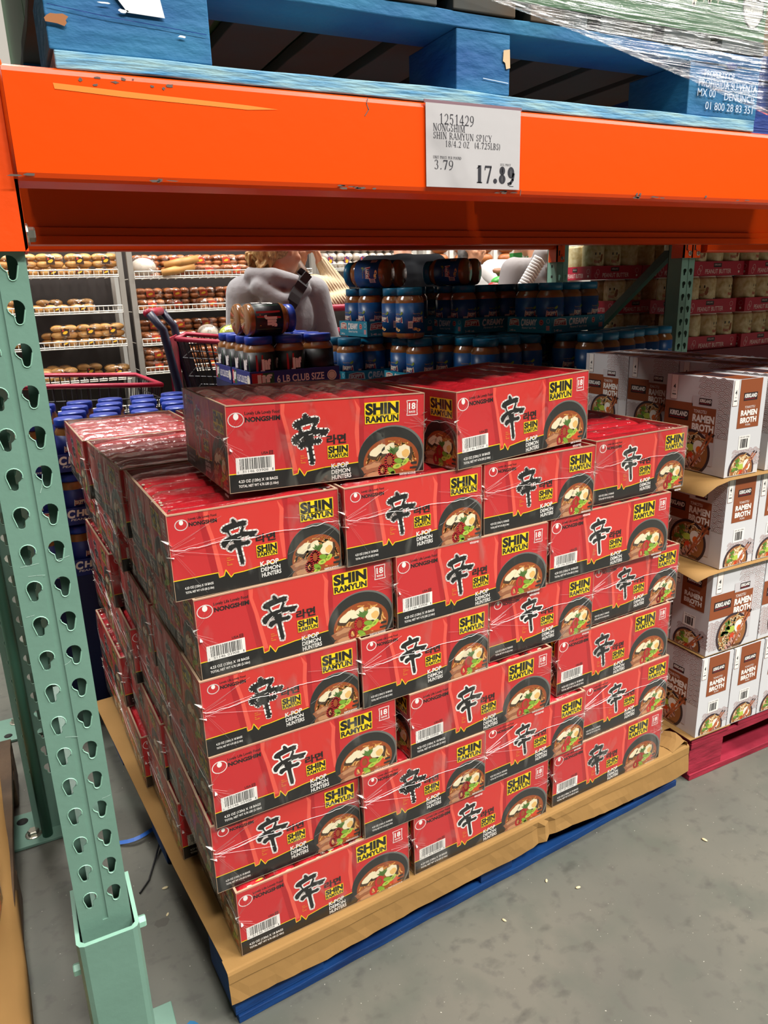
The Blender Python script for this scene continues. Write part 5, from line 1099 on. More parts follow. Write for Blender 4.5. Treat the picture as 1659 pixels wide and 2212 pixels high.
# ---------------------------------------------------------------- pallet in the next bay, lower left corner
g = G(); vs = []; fs = []
for i in range(25):
    u = i / 24; y = -.10 + 1.25 * u; xe = -.142 - .075 * u ** .9
    for k, (dx, z) in enumerate(((-.5, .142), (-.02, .143), (-.004, .139), (.0, .12), (.001, .09))): vs.append((xe + dx + .003 * noise.noise((u * 8, k, 5)), y, z))
for i in range(24):
    for k in range(4): fs.append((i * 5 + k, i * 5 + k + 1, i * 5 + k + 6, i * 5 + k + 5))
g.add(vs, fs, KRAFT, smooth=True); o = g.build('kraft_tray_sheet', fix=False); o.modifiers.new('thick', 'SOLIDIFY').thickness = .001
tag(o, 'kraft tray sheet with a folded edge in the lower left corner, on the next pallet', 'slip sheet')
lbp = pallet('pallet of the next bay under the kraft sheet in the lower left corner', .80, 1.15, (-.98, -.08, 0), 0, BROWN, BROWN, BROWN, n_deck=6)
put_carton('B', -.232 - WB, .10, -.09, 0, 'red noodle carton cut by the lower left picture corner', z=.1435)
put_carton('B', -.265 - WB, .48, -.07, 0, 'red noodle carton behind the one in the lower left corner', z=.1435)
for L in range(1, 7): put_carton('B', -.245 - WB, .40 + .02 * (L % 2), -.07, 0, 'unseen red noodle carton of the stack left of the post, %s row up' % ORD[L], z=.1435 + L * HL)  # upper rows added out of view to shade the noodle stack's left side
# ---------------------------------------------------------------- small things on the floor
r = random.Random(21); LIT = mat('crumb_pale', 'd9c9a0', .7)
for k, (x, y, s) in enumerate(((.115, .46, .008), (.105, .38, .006), (.75, .015, .006), (.95, .01, .007), (.90, .06, .006), (1.32, -.02, .008))):
    g = G(); g.ellip((0, 0, s * .25), (s, s * .5, s * .25), LIT, 7, 4); o = g.build('crumb', None, (x, y, 0), (0, 0, k))
    tag(o, ['curled pale crumb on the floor right of the post foot', 'pale sliver on the floor nearest the post foot', 'tiny pale crumb on the floor before the pallet, left', 'tiny pale crumb on the floor before the pallet, middle', 'tiny pale crumb touching the pallet shadow', 'pale scrap on the floor near the red pallet'][k], 'crumb')
g = G(); vs = []; fs = []
for i in range(9): x = .03 + .12 * i / 8; y = .66 - .02 * math.sin(i * .5); vs += [(x, y, .004 + .008 * math.sin(i * .4)), (x, y + .012, .006 + .008 * math.sin(i * .4))]
for i in range(8): fs.append((i * 2, i * 2 + 1, i * 2 + 3, i * 2 + 2))
g.add(vs, fs, mat('strap_blue', '2f6fd0', .4)); tag(g.build('plastic_strap', fix=False), 'blue plastic strap end sticking out from under the noodle pallet', 'strap')
g = G(); g.tube([(.135, .62, .01), (.11, .56, .004), (.085, .50, .003), (.06, .47, .003)], .0025, INK, 6); tag(g.build('cord'), 'short black cord on the floor beside the noodle pallet', 'cord')
g = G(); a = Art(); a.poly(rnd_poly(9.6, 3.5, 1.6, .8, 12, 3, -.7, .3), BLUE, 1); a.poly(rnd_poly(9.0, 30.5, 1.5, 1.3, 14, 6, 0, .2), mat('floor_stain', '5a5850', .6), 1); a.put(g, (0, .06, .0002), (1, 0, 0), (0, 0, 1), up=(0, 1, 0)); tag(g.build('floor_stain', fix=False), kind='structure')
# ---------------------------------------------------------------- bakery racks beyond the far aisle
STEEL = mat('rack_steel', '9a968f', .4, metal=.3); WIRE = mat('white_wire', 'd8d2c6', .45); BUN = mat('bun_crust', 'd9a862', .5, noise_amt=.25, noise_scale=18, dark='b8793a'); BUN2 = mat('bun_brown', 'b06a35', .5, noise_amt=.3, noise_scale=18, dark='8a4a20'); BLAB = mat('bread_label', '3a241a', .5); BLAB2 = mat('bread_label_red', 'b8402a', .5); PURP = mat('bread_label_purple', '5a3a6a', .5); PALEB = mat('pale_loaf', 'dccfc0', .5, noise_amt=.2)
BAG = film('bread_bag', base=.03, streak=.5, scale=22, stretch=(1, 1, 1), rough=.2, bump=.8, lo=.55, hi=.68)
def bun_pack(name, m, lab, nx, nz, w2, h2, d, group):
    t = thing(name, 'tmp', 'bread', group=group); g = G(); r = random.Random(nx * 7 + nz)
    for j in range(2):
        for i in range(nx):
            for k in range(nz):
                g.ellip((w2 * (i + .5) / nx + r.uniform(-.004, .004), d * (j + .5) / 2, h2 * (k + .5) / nz), (w2 / nx * .56, d * .27, h2 / nz * .56), m, 10, 7)
    g.build('buns', t)
    a = Art(); W, H = w2 * 100, h2 * 100; a.poly([(W * .34, H * .22), (W * .66, H * .20), (W * .66, H * .74), (W * .60, H * .70), (W * .5, H * .78), (W * .4, H * .7), (W * .34, H * .76)], lab, 1); a.poly(rnd_poly(W * .5, H * .46, W * .10, H * .12, 8, nx, .3), GOLD, 2); a.poly(rnd_poly(W * .42, H * .62, W * .05, H * .08, 6, nz), BLAB2, 2)
    g = G(); a.put(g, (0, -.011, 0), (1, 0, 0), (0, -1, 0), step=.001); g.build('label', t, fix=False)
    g = G(); n1, n2 = 12, 8; vs = []; fs = []
    for i in range(n2 + 1):
        ph = -PI / 2 + PI * i / n2
        for k in range(n1):
            th = 2 * PI * k / n1; f = lambda v, p: math.copysign(abs(v) ** p, v); ww = 1 + .05 * noise.noise((i, k, nx))
            vs.append((w2 / 2 + (w2 / 2 + .006) * ww * f(math.cos(ph), .45) * f(math.cos(th), .45), d / 2 + (d / 2 + .012) * ww * f(math.cos(ph), .45) * f(math.sin(th), .45), h2 / 2 + (h2 / 2 + .004) * f(math.sin(ph), .5)))
    for i in range(n2):
        for k in range(n1): fs.append((i * n1 + k, i * n1 + (k + 1) % n1, (i + 1) * n1 + (k + 1) % n1, (i + 1) * n1 + k))
    g.add(vs, fs, BAG, smooth=True); g.build('clear_bag', t, fix=False); return t
packs = {'bun': bun_pack('bun_pack', BUN, BLAB, 2, 2, .16, .085, .14, 'bagged bun packs on the left bakery rack'), 'low': bun_pack('bun_pack', BUN, BLAB, 2, 1, .16, .05, .14, 'bagged bun packs on the left bakery rack'),
         'roll': bun_pack('roll_pack', BUN2, BLAB2, 3, 2, .18, .075, .13, 'bagged brown rolls on the middle bakery rack'), 'loaf': bun_pack('loaf_pack', PALEB, PURP, 2, 2, .135, .12, .16, 'pale bagged loaves on the right bakery rack')}
used = set()
def put_pack(kind, x, y, z, label, rz=0.0):
    o = packs[kind]
    if kind not in used: used.add(kind); o.location = (x, y, z); o.rotation_euler = (0, 0, rz); o['label'] = label
    else: dup(o, (x, y, z), (0, 0, rz), label)
def bread_rack(label, x0, x1, y, zs, depth=.5, top=1.95):
    t = thing('bread_rack', label, 'bread rack', (0, 0, 0))
    for xx in (x0, x1):
        g = G(); g.box((xx - .018, y, 0), (xx + .018, y + .04, top), STEEL); g.box((xx - .012, y + depth - .03, 0), (xx + .012, y + depth, top), STEEL); g.build('post', t)
    for z in zs:
        g = G(); xa, xb = x0 + .02, x1 - .02
        for zz in (z, z + .045, z + .012): g.tube([(xa, y - .01, zz), (xb, y - .01, zz)], .0045, WIRE, 6)
        n = int((xb - xa) / .03)
        for k in range(n + 1): x = xa + (xb - xa) * k / n; g.tube([(x, y - .01, z), (x, y - .01, z + .045)], .0022, WIRE, 4); 
        for k in range(0, n + 1, 2): x = xa + (xb - xa) * k / n; g.tube([(x, y - .008, z + .003), (x, y + depth - .02, z + .003)], .003, WIRE, 4)
        g.build('wire_shelf', t)
    g = G(); g.box((x0, y + depth, 0), (x1, y + depth + .015, top), mat('rack_back_dark', '2a2320', .8)); g.build('back_panel', t)
    return t
YB = 4.4; ZS = [1.455, 1.225, 1.003, .778, .55]
bread_rack('left bakery rack of wire shelves with bagged buns', -.62, .735, YB, ZS); bread_rack('middle bakery rack of wire shelves with bagged rolls', .80, 2.12, YB, [1.440, 1.215, .995, .80, .57]); bread_rack('right bakery rack with pale bagged loaves', 2.20, 3.10, YB + .1, [1.475, 1.20, .93])
SHN = ['top', 'second', 'third', 'fourth', 'fifth']
for s, z in enumerate(ZS[:4]):
    xs = {0: [-.30, -.10, .07, .24, .40, .565], 1: [-.10, .07, .23, .39], 2: [-.15, .25, .41, .565], 3: [-.1, .06, .22, .565]}[s]
    for k, x in enumerate(xs):
        zz = z + .010
        nm = '%s from left on the %s shelf of the left bakery rack' % (ORD[k], SHN[s])
        if s in (0, 2):
            put_pack('low', x, YB + .04, zz, 'lower bun pack, ' + nm); put_pack('bun', x + random.uniform(-.01, .01), YB + .04, zz + .055, 'upper bun pack, ' + nm, random.uniform(-.06, .06))
        else: put_pack('low' if s == 1 else 'bun', x, YB + .04, zz, 'bun pack, ' + nm, random.uniform(-.05, .05))
    for k, x in enumerate((-.2, 0, .2, .4)): put_pack('bun', x, YB + .24, zz, 'bun pack in the dim back row of the %s shelf, left rack, %s' % (SHN[s], ORD[k]))
for s, z in enumerate((1.440, 1.215, .995, .80)):
    for k, x in enumerate({0: [1.05, 1.25, 1.45], 1: [.83, 1.25], 2: [.83, 1.03], 3: [.83, 1.02, 1.21]}[s]):
        nm = '%s from left on the %s shelf of the middle bakery rack' % (ORD[k], SHN[s])
        put_pack('roll', x, YB + .04, z + .010, 'brown roll pack, ' + nm, random.uniform(-.06, .06))
        if s == 3: put_pack('roll', x + .005, YB + .04, z + .089, 'upper brown roll pack, ' + nm)
    for k, x in enumerate((.86, 1.05, 1.24, 1.43, 1.62)):
        for q in range(2): put_pack('roll', x, YB + .24, z + .010 + q * .078, 'brown roll pack, %s layer at the back of the %s shelf, middle rack, %s' % (['lower', 'upper'][q], SHN[s], ORD[k]))
for k in range(6):
    for q in range(2): put_pack('loaf', 2.24 + k * .138, YB + .13, 1.487 + q * .124, 'pale bagged loaf, %s layer, %s from left on the right bakery rack' % (['lower', 'upper'][q], ORD[k]))
    put_pack('loaf', 2.24 + k * .138, YB + .13, 1.212, 'pale bagged loaf, second shelf of the right bakery rack, %s from left' % ORD[k])
def round_loaf(label, x, y, z, s, m):
    t = thing('bagged_loaf', label, 'bread', (x, y, z)); g = G(); g.ellip((0, 0, s * .75), (s, s * .8, s * .72), m, 16, 10); g.build('loaf', t)
    g = G(); r = random.Random(int(x * 100)); vs = []; nu, nv = 18, 12; fs = []
    for i in range(nv + 1):
        for k in range(nu):
            ph, th = PI * i / nv, 2 * PI * k / nu; q = 1.08 + .12 * noise.noise((math.cos(th) * 2, math.sin(th) * 2, i * .5 + s * 9)); vs.append((s * q * math.sin(ph) * math.cos(th), s * .85 * q * math.sin(ph) * math.sin(th), s * .78 + s * .76 * math.cos(ph) * min(q, 1.05)))
    for i in range(nv):
        for k in range(nu): fs.append((i * nu + k, (i + 1) * nu + k, (i + 1) * nu + (k + 1) % nu, i * nu + (k + 1) % nu))
    g.add(vs, fs, BAG, smooth=True)
    for k in range(14):
        a0 = r.uniform(0, 6.3); g.add([(s * .3, -s * .9, s * .6), (s * .3 + s * .8 * math.cos(a0), -s * (.95 + .2 * r.random()), s * .6 + s * .6 * math.sin(a0)), (s * .3 + s * .8 * math.cos(a0 + .35), -s * 1.0, s * .6 + s * .6 * math.sin(a0 + .35))], [(0, 1, 2)], BAG)
    g.build('clear_bag', t, fix=False); return t
round_loaf('round bagged loaf on the top shelf of the middle bakery rack, left end', .90, YB + .09, 1.452, .085, PALEB)
round_loaf('bagged bread with twisted film on the third shelf of the middle rack', 1.30, YB + .08, 1.007, .075, PALEB)
BAGUETTE = mat('baguette_crust', 'c08a4a', .5, noise_amt=.3, noise_scale=15)
for k in range(2):
    g = G(); g.tube([(1.0 + .03 * k, YB - .02 + .05 * k, 1.475 + .05 * k), (1.1 + .03 * k, YB + .0, 1.49 + .05 * k), (1.23 + .03 * k, YB + .02, 1.515 + .05 * k)], [.022, .03, .024], BAGUETTE, 10); tag(g.build('baguette'), ['lower of two baguettes slanting on the top shelf of the middle rack', 'upper of two baguettes slanting on the top shelf of the middle rack'][k], 'bread')
# white display of brown rolls further right, behind the shoppers
t = thing('roll_display', 'white display boxes of round brown rolls behind the shoppers', 'display', (3.22, 4.62, 0)); g = G(); WB_ = mat('display_white', 'e6e2da', .5)
g.box((0, .02, 0), (1.2, .4, 1.98), WB_); g.box((0, 0, 1.42), (1.2, .02, 1.50), WB_)
for k in range(6): g.box((k * .225, -.0, 1.50), (k * .225 + .035, .02, 1.75), WB_)
g.build('display_body', t)
for k in range(5):
    for q in range(2): g = G(); g.ellip((k * .225 + .13, .0, 1.555 + q * .085), (.08, .05, .045), BUN2, 12, 8); g.build('brown_roll', t)
# ---------------------------------------------------------------- shopping carts
CB = mat('cart_navy', '20243c', .4); CR = mat('cart_red', 'a31d3a', .4); CWIRE = mat('cart_wire', '25252b', .4, metal=.3)
def cart(label, loc, rz, L=.82, W=.54, zt=.98, zb=.58, taper=.10):
    t = thing('shopping_cart', label, 'cart', loc, rz)
    c = [(0, 0), (L, .03), (L, W - .03), (0, W)]; b = [(taper, .05), (L - .06, .08), (L - .06, W - .08), (taper, W - .05)]
    zT = [zt + .02, zt - .05, zt - .05, zt + .02]
    g = G(); g.tube([(c[i][0], c[i][1], zT[i]) for i in (0, 1, 2, 3, 0)], .011, CR, 8); g.build('red_rim', t)
    def panel(i, j, nm, nv, nh=6):
        g = G()
        for k in range(nv + 1):
            u = k / nv; p = [c[i][a] + (c[j][a] - c[i][a]) * u for a in (0, 1)]; q = [b[i][a] + (b[j][a] - b[i][a]) * u for a in (0, 1)]; z = zT[i] + (zT[j] - zT[i]) * u
            g.tube([(p[0], p[1], z), (q[0], q[1], zb)], .0028, CWIRE, 4)
        for k in range(nh + 1):
            v = k / nh; P = lambda n: [c[n][a] + (b[n][a] - c[n][a]) * v for a in (0, 1)] + [zT[n] + (zb - zT[n]) * v]
            g.tube([P(i), P(j)], .0028, CWIRE, 4)
        g.build(nm, t)
    panel(0, 1, 'side_mesh', 22); panel(2, 3, 'side_mesh', 22); panel(1, 2, 'front_mesh', 12); panel(3, 0, 'back_mesh', 8)
    g = G()
    for k in range(13): u = k / 12; g.tube([(b[0][0] + (b[1][0] - b[0][0]) * u, b[0][1], zb), (b[3][0] + (b[2][0] - b[3][0]) * u, b[3][1], zb)], .0028, CWIRE, 4)
    g.build('basket_floor', t)
    for y in (0.0, W):
        g = G(); g.tube([(-.10, y, zt + .13), (-.05, y, zt + .06), (.03, y, zb), (.12, y, .22), (.10, y, .14)], .018, CB, 8); g.tube([(.12, y, .22), (L * .55, y + (.03 if y == 0 else -.03), .20), (L - .12, y + (.06 if y == 0 else -.06), .14)], .013, CB, 8); g.build('side_frame', t)
    g = G(); g.tube([(-.105, -.005, zt + .13), (-.105, W + .005, zt + .13)], .019, CR, 10); g.build('handle', t)
    g = G()
    for k in range(4): y = .05 + k * (W - .1) / 3.3; g.box((-.045, y, zb + .16), (-.038, y + .095, zt + .02), CR)
    g.build('seat_flap', t)
    for x in (.10, L - .12):
        for y in (0.02, W - .02): g = G(); g.lathe([(.055, -.014), (.062, -.008), (.062, .008), (.055, .014)], mat('caster_grey', '4a4a4a', .6), 16, Matrix.Translation((x, y + (.05 if x > .3 and y < .2 else -.05 if x > .3 else 0), .0625)) @ Matrix.Rotation(PI / 2, 4, 'X')); g.build('wheel', t)
    return t
cart('empty wire cart with a red rim in the far aisle, behind the blue lidded jars', (-.42, 2.34, 0), .05, L=1.0, W=.62, zt=.985)
cart('cart with red handle and bagged groceries, left of the grey hoodie shopper', (.63, 2.26, 0), -.30, L=.62, W=.43, zt=1.12, zb=.66)
cart('cart behind the grey hoodie shopper, only its grey handle end in view', (1.56, 2.72, 0), -PI / 2, L=.42, W=.45, zt=1.10)
GRAPE = mat('grape_green', 'a9b83c', .35)
for k, (x, y, z, s, m, lb) in enumerate(((1.00, 2.36, 1.085, .088, PALEB, 'bagged bread loaf riding high in the middle cart'), (.93, 2.47, 1.09, .062, GRAPE, 'bag of green grapes riding in the middle cart, beside the bread'), (1.02, 2.32, .67, .06, mat('lemon_yellow', 'd9c23a', .5), 'yellow pack low in the middle cart'))):
    round_loaf(lb, x, y, z - .0, s, m)
for k, (x0, x1, y, z, h2, cc, lb) in enumerate(((-.12, .05, 2.50, .62, .20, 'd8452a', 'orange pack inside the empty red rimmed cart'), (.10, .26, 2.58, .62, .12, 'd9c9a4', 'beige pack inside the red rimmed cart'), (.28, .42, 2.60, .62, .17, '2f9a6a', 'green bag inside the red rimmed cart'), (.84, .92, 2.34, .665, .14, 'e08a2a', 'orange pack low in the middle cart'))):
    g = G(); g.box((x0, y, z), (x1, y + .12, z + h2), mat('pack_%s' % cc, cc, .5)); tag(g.build('grocery_pack', bevel=.01), lb, 'pack')
# ---------------------------------------------------------------- shoppers in the far aisle
def blob(name, prims, m, parent, voxel=.011, it=4):
    """one continuous skin grown over joined, tapering volumes"""
    g = G()
    for p in prims:
        if p[0] == 'c':
            _, a, b, ra, rb = p; a, b = Vector(a), Vector(b); n = 6
            g.ellip(a, (ra, ra, ra), m, 12, 8); g.ellip(b, (rb, rb, rb), m, 12, 8)
            g.tube([a + (b - a) * i / n for i in range(n + 1)], [ra + (rb - ra) * i / n for i in range(n + 1)], m, 14)
        else:
            _, c, r = p[:3]; g.ellip((0, 0, 0), r, m, 16, 12, Matrix.Translation(c) @ (p[3] if len(p) > 3 else Matrix.Identity(4)))
    o = g.build(name + '_raw'); md = o.modifiers.new('r', 'REMESH'); md.mode = 'VOXEL'; md.voxel_size = voxel
    md = o.modifiers.new('s', 'SMOOTH'); md.iterations = it; md.factor = .5
    dg = bpy.context.evaluated_depsgraph_get(); me = bpy.data.meshes.new_from_object(o.evaluated_get(dg)); me.name = name
    bpy.data.objects.remove(o)
    me.materials.clear(); me.materials.append(m)
    for p in me.polygons: p.use_smooth = True; p.material_index = 0
    q = bpy.data.objects.new(name, me); COL.objects.link(q); q.parent = parent; return q
SKIN = mat('skin_fair', 'c98f6e', .5, bump=.03); SKIN2 = mat('skin_light', 'd8a184', .5); SKIN3 = mat('skin_tan', '9a6a4e', .5)
def head_prims(c, f, R=.078):
    """head looking along the unit vector f (ears, nose, brow, lips, chin)"""
    c = Vector(c); f = Vector(f).normalized(); s = Vector((f.y, -f.x, 0)); u = Vector((0, 0, 1)); M = Matrix((s, f, u)).transposed().to_4x4()
    P = lambda a, b, d: c + s * a + f * b + u * d
    pr = [('e', c + u * .012, (R, R * 1.22, R * 1.32), M), ('e', P(0, .022, -.055), (R * .72, R * .95, R * .72), M), ('e', P(0, .062, -.092), (.026, .022, .018), M)]
    pr += [('c', P(0, .088, .012), P(0, .106, -.026), .008, .0135), ('e', P(0, .083, -.055), (.024, .012, .009), M), ('e', P(0, .085, .028), (.05, .012, .010), M)]
    for q in (-1, 1): pr += [('e', P(q * .077, -.008, -.008), (.010, .020, .032), M), ('e', P(q * .032, .078, .008), (.015, .011, .011), M), ('e', P(q * .042, .06, -.035), (.026, .026, .024), M)]
    return pr
def hand_prims(w, d, n, curl=1.0, side=1):
    """palm plus four unequal fingers and a thumb, fingers along d, palm facing n"""
    w, d, n = Vector(w), Vector(d).normalized(), Vector(n).normalized(); s = d.cross(n).normalized(); pr = []
    pr.append(('c', w + s * .018 + d * .02, w + s * .022 + d * .075, .017, .015)); pr.append(('c', w - s * .016 + d * .02, w - s * .02 + d * .072, .017, .014)); pr.append(('c', w, w + d * .075, .017, .015))
    for i, (o, l) in enumerate(((.030, .072), (.010, .08), (-.010, .075), (-.029, .06))):
        a = w + s * o + d * .085; b = a + d * l * .42 * (1 - .5 * curl) + n * l * .40 * curl; c = b - d * l * .38 * curl + d * l * .4 * (1 - curl) + n * l * .20
        pr += [('c', a, b, .0095, .0088), ('c', b, c, .0088, .0075)]
    a = w + s * side * .03 + d * .03; b = a + s * side * .022 + d * .03 + n * .012; c = b - s * side * .012 + d * .026 + n * .014
    pr += [('c', a, b, .0125, .011), ('c', b, c, .0105, .0085)]
    return pr
def person(label, loc): return thing('person', label, 'person', loc)
def legs(x, y, hip, w2=.10, f=(0, 1)):
    pr = []
    for q in (-1, 1): pr += [('c', (x + q * w2, y, hip), (x + q * w2 * .95, y + .02, hip * .53), .085, .058), ('c', (x + q * w2 * .95, y + .02, hip * .53), (x + q * w2 * .95, y, .10), .056, .04)]
    pr.append(('e', (x, y, hip + .03), (.165, .115, .10))); return pr
def shoes(t, x, y, w2, f, m):
    for q in (-1, 1): blob('shoe', [('e', (x + q * w2 + f[0] * .05, y + f[1] * .05, .04), (.045 + .06 * abs(f[0]), .045 + .06 * abs(f[1]), .04)), ('c', (x + q * w2, y, .05), (x + q * w2, y, .11), .045, .045)], m, t, .012)
# 1: blonde shopper in a grey hoodie, back to us, looking right
GH = mat('hoodie_grey', '88878a', .85, sheen=.3, bump=.2, bump_scale=40); DEN = mat('denim_dark', '2a2f3c', .8); SHOE = mat('shoe_dark', '2b2b2b', .6); BLOND = mat('hair_blond', 'c9a468', .5, noise_amt=.45, noise_scale=30, dark='8a6232', stretch=(3, 3, 1), bump=.5, bump_scale=60)
p = person('person in a light grey hoodie seen from behind, blond hair, black strap across the back', (0, 0, 0)); X, Y_ = 1.235, 2.66
body = head_prims((X + .030, Y_ + .0, 1.522), (.93, .36, -.08)) + [('c', (X + .0, Y_ + .0, 1.48), (X - .01, Y_ - .0, 1.36), .050, .062), ('e', (X, Y_, 1.22), (.165, .10, .19)), ('e', (X, Y_, 1.0), (.155, .105, .16))] + legs(X, Y_, .83)
for q, sh, el, wr in ((1, (X + .17, Y_, 1.32), (X + .235, Y_ - .02, 1.07), (X + .17, Y_ + .10, .97)), (-1, (X - .17, Y_, 1.32), (X - .21, Y_ + .03, 1.08), (X - .16, Y_ + .16, .99))):
    body += [('c', sh, el, .052, .040), ('c', el, wr, .040, .028)] + hand_prims(wr, (0, 1, -.1), (0, 0, -1), .8, -q)
blob('body', body, SKIN, p, .008, 3)
hd = [('e', (X, Y_ - .005, 1.20), (.20, .13, .19)), ('e', (X + .005, Y_, .98), (.195, .13, .20)), ('c', (X - .175, Y_, 1.335), (X + .175, Y_, 1.325), .072, .075), ('e', (X, Y_, 1.36), (.13, .09, .05))]
hd += [('c', (X + .19, Y_ - .005, 1.315), (X + .245, Y_ - .03, 1.07), .080, .066), ('c', (X + .245, Y_ - .03, 1.07), (X + .18, Y_ + .08, .985), .064, .044), ('c', (X - .185, Y_, 1.32), (X - .215, Y_ + .02, 1.08), .080, .066), ('c', (X - .215, Y_ + .02, 1.08), (X - .165, Y_ + .13, 1.0), .064, .044)]
# the hood lying on the shoulders in folds
hd += [('c', (X - .15, Y_ - .06, 1.402), (X - .06, Y_ - .115, 1.392), .036, .044), ('c', (X - .06, Y_ - .115, 1.392), (X + .05, Y_ - .125, 1.362), .044, .040), ('c', (X + .05, Y_ - .125, 1.362), (X + .14, Y_ - .05, 1.362), .038, .030), ('c', (X - .13, Y_ - .10, 1.345), (X - .03, Y_ - .15, 1.275), .044, .040), ('c', (X - .03, Y_ - .15, 1.275), (X + .11, Y_ - .105, 1.33), .038, .030), ('c', (X - .10, Y_ - .115, 1.30), (X - .0, Y_ - .14, 1.235), .034, .022), ('c', (X - .15, Y_ - .05, 1.415), (X - .10, Y_ + .06, 1.395), .028, .026), ('c', (X - .09, Y_ + .06, 1.38), (X + .11, Y_ + .05, 1.365), .026, .026)]
hoodie = blob('hoodie', hd, GH, p, .010, 3)
blob('trousers', [(q[0], q[1], q[2], q[3] + .012, q[4] + .014) if q[0] == 'c' else ('e', q[1], tuple(k + .012 for k in q[2])) for q in legs(X, Y_, .83)], DEN, p, .014); shoes(p, X, Y_, .095, (0, 1), SHOE)
r = random.Random(5); hp = [('e', (X + .0, Y_ - .015, 1.555), (.088, .098, .09)), ('e', (X - .07, Y_ - .04, 1.52), (.07, .07, .085))]
for k in range(60):
    a0 = r.uniform(0, 6.28); b0 = r.uniform(-1.1, 1.2); c0 = Vector((X - .085, Y_ - .045, 1.525)); d0 = Vector((math.cos(a0) * math.cos(b0) * .072, math.sin(a0) * math.cos(b0) * .07, math.sin(b0) * .095)); e0 = d0.cross(Vector((0, 0, 1))).normalized() * r.uniform(-.03, .03) + Vector((0, 0, -r.uniform(.01, .04)))
    hp.append(('c', c0 + d0, c0 + d0 * 1.08 + e0, .011, .006))
blob('hair', hp, BLOND, p, .0065, 1)
g = G(); st = mat('strap_black', '26262a', .6); q0 = [(X + .115, Y_ - .095, 1.415), (X + .075, Y_ - .15, 1.36), (X + .02, Y_ - .165, 1.29), (X - .05, Y_ - .155, 1.18), (X - .13, Y_ - .12, 1.04), (X - .18, Y_ - .08, .95)]
vs = []; fs = []
from mathutils.bvhtree import BVHTree
_b = BVHTree.FromPolygons([v.co for v in hoodie.data.vertices], [tuple(q.vertices) for q in hoodie.data.polygons])
q1 = []
for k in range(15):
    u = k / 14 * 5; i = min(int(u), 4); c = Vector(q0[i]).lerp(Vector(q0[i + 1]), u - i); h_ = _b.ray_cast(Vector((c.x, Y_ - 1, c.z)), Vector((0, 1, 0)))[0]
    q1.append(Vector((c.x, min((h_.y if h_ else c.y) - .012, c.y + .03), c.z)))
q0 = q1
for k, c in enumerate(q0):
    c = Vector(c); d = (Vector(q0[min(k + 1, 14)]) - Vector(q0[max(k - 1, 0)])).normalized(); n2 = Vector((0, -1, 0)); s = d.cross(n2).normalized() * .029
    vs += [c + s, c - s, c - s + Vector((0, .012, 0)), c + s + Vector((0, .012, 0))]
for k in range(14):
    for q in range(4): fs.append((k * 4 + q, k * 4 + (q + 1) % 4, k * 4 + 4 + (q + 1) % 4, k * 4 + 4 + q))
g.add(vs, fs, st); g.box((-.034, -.010, -.020), (.034, .004, .020), st, Matrix.Translation(q0[2]) @ Matrix.Rotation(-.8, 4, 'Y')); g.build('bag_strap', p)
g = G(); g.tube([(X + .045, Y_ - .075, 1.545), (X + .10, Y_ - .02, 1.548), (X + .125, Y_ + .03, 1.545)], .0035, INK, 6); g.tube([(X + .125, Y_ + .03, 1.56), (X + .13, Y_ + .04, 1.53), (X + .115, Y_ + .06, 1.525)], .003, INK, 6); g.build('glasses', p)
# 2: shopper in a cream ribbed sweater, hand at the mouth
CRM = mat('sweater_cream', 'c9b493', .85, bump=.0); BRNH = mat('hair_brown', '6b4526', .5, noise_amt=.4, noise_scale=30, stretch=(3, 3, .6), dark='3f2715')
def ribbed():
    m = bpy.data.materials.new('sweater_ribs'); m.use_nodes = True; nt = m.node_tree; b = nt.nodes['Principled BSDF']; b.inputs['Base Color'].default_value = lin('d2bd9b'); b.inputs['Roughness'].default_value = .9
    w1 = nt.nodes.new('ShaderNodeTexWave'); w1.inputs['Scale'].default_value = 22; w1.inputs['Distortion'].default_value = 1.5; tc = nt.nodes.new('ShaderNodeTexCoord'); mp = nt.nodes.new('ShaderNodeMapping'); mp.inputs['Rotation'].default_value = (0, .6, .3); nt.links.new(tc.outputs['Object'], mp.inputs[0]); nt.links.new(mp.outputs[0], w1.inputs[0])
    bp = nt.nodes.new('ShaderNodeBump'); bp.inputs['Strength'].default_value = .6; bp.inputs['Distance'].default_value = .01; nt.links.new(w1.outputs['Fac'], bp.inputs['Height']); nt.links.new(bp.outputs[0], b.inputs['Normal']); return m
RIB = ribbed()
p = person('person in a cream ribbed sweater with long brown hair, fist raised to the mouth', (0, 0, 0)); X, Y_ = 1.487, 3.15
hb = (X + .155, Y_ - .06, 1.478)
body = head_prims((X + .005, Y_, 1.575), (.95, -.3, -.12)) + [('c', (X, Y_, 1.50), (X - .015, Y_, 1.38), .048, .058), ('e', (X, Y_, 1.22), (.16, .10, .18)), ('e', (X, Y_, 1.02), (.15, .10, .15))] + legs(X, Y_, .85)
body += [('c', (X + .10, Y_ - .12, 1.34), (X + .25, Y_ - .08, 1.335), .05, .04), ('c', (X + .25, Y_ - .08, 1.335), hb, .038, .027)] + hand_prims(hb, (-.25, .05, .9), (-.8, .1, -.1), 1.0, 1)
w2 = (X + .32, Y_ - .14, 1.285)
body += [('c', (X - .02, Y_ - .13, 1.33), (X + .08, Y_ - .20, 1.25), .05, .04), ('c', (X + .08, Y_ - .20, 1.25), w2, .038, .027)] + hand_prims(w2, (1, .1, -.05), (0, 0, -1), .6, 1)
blob('body', body, SKIN2, p, .0075, 2)
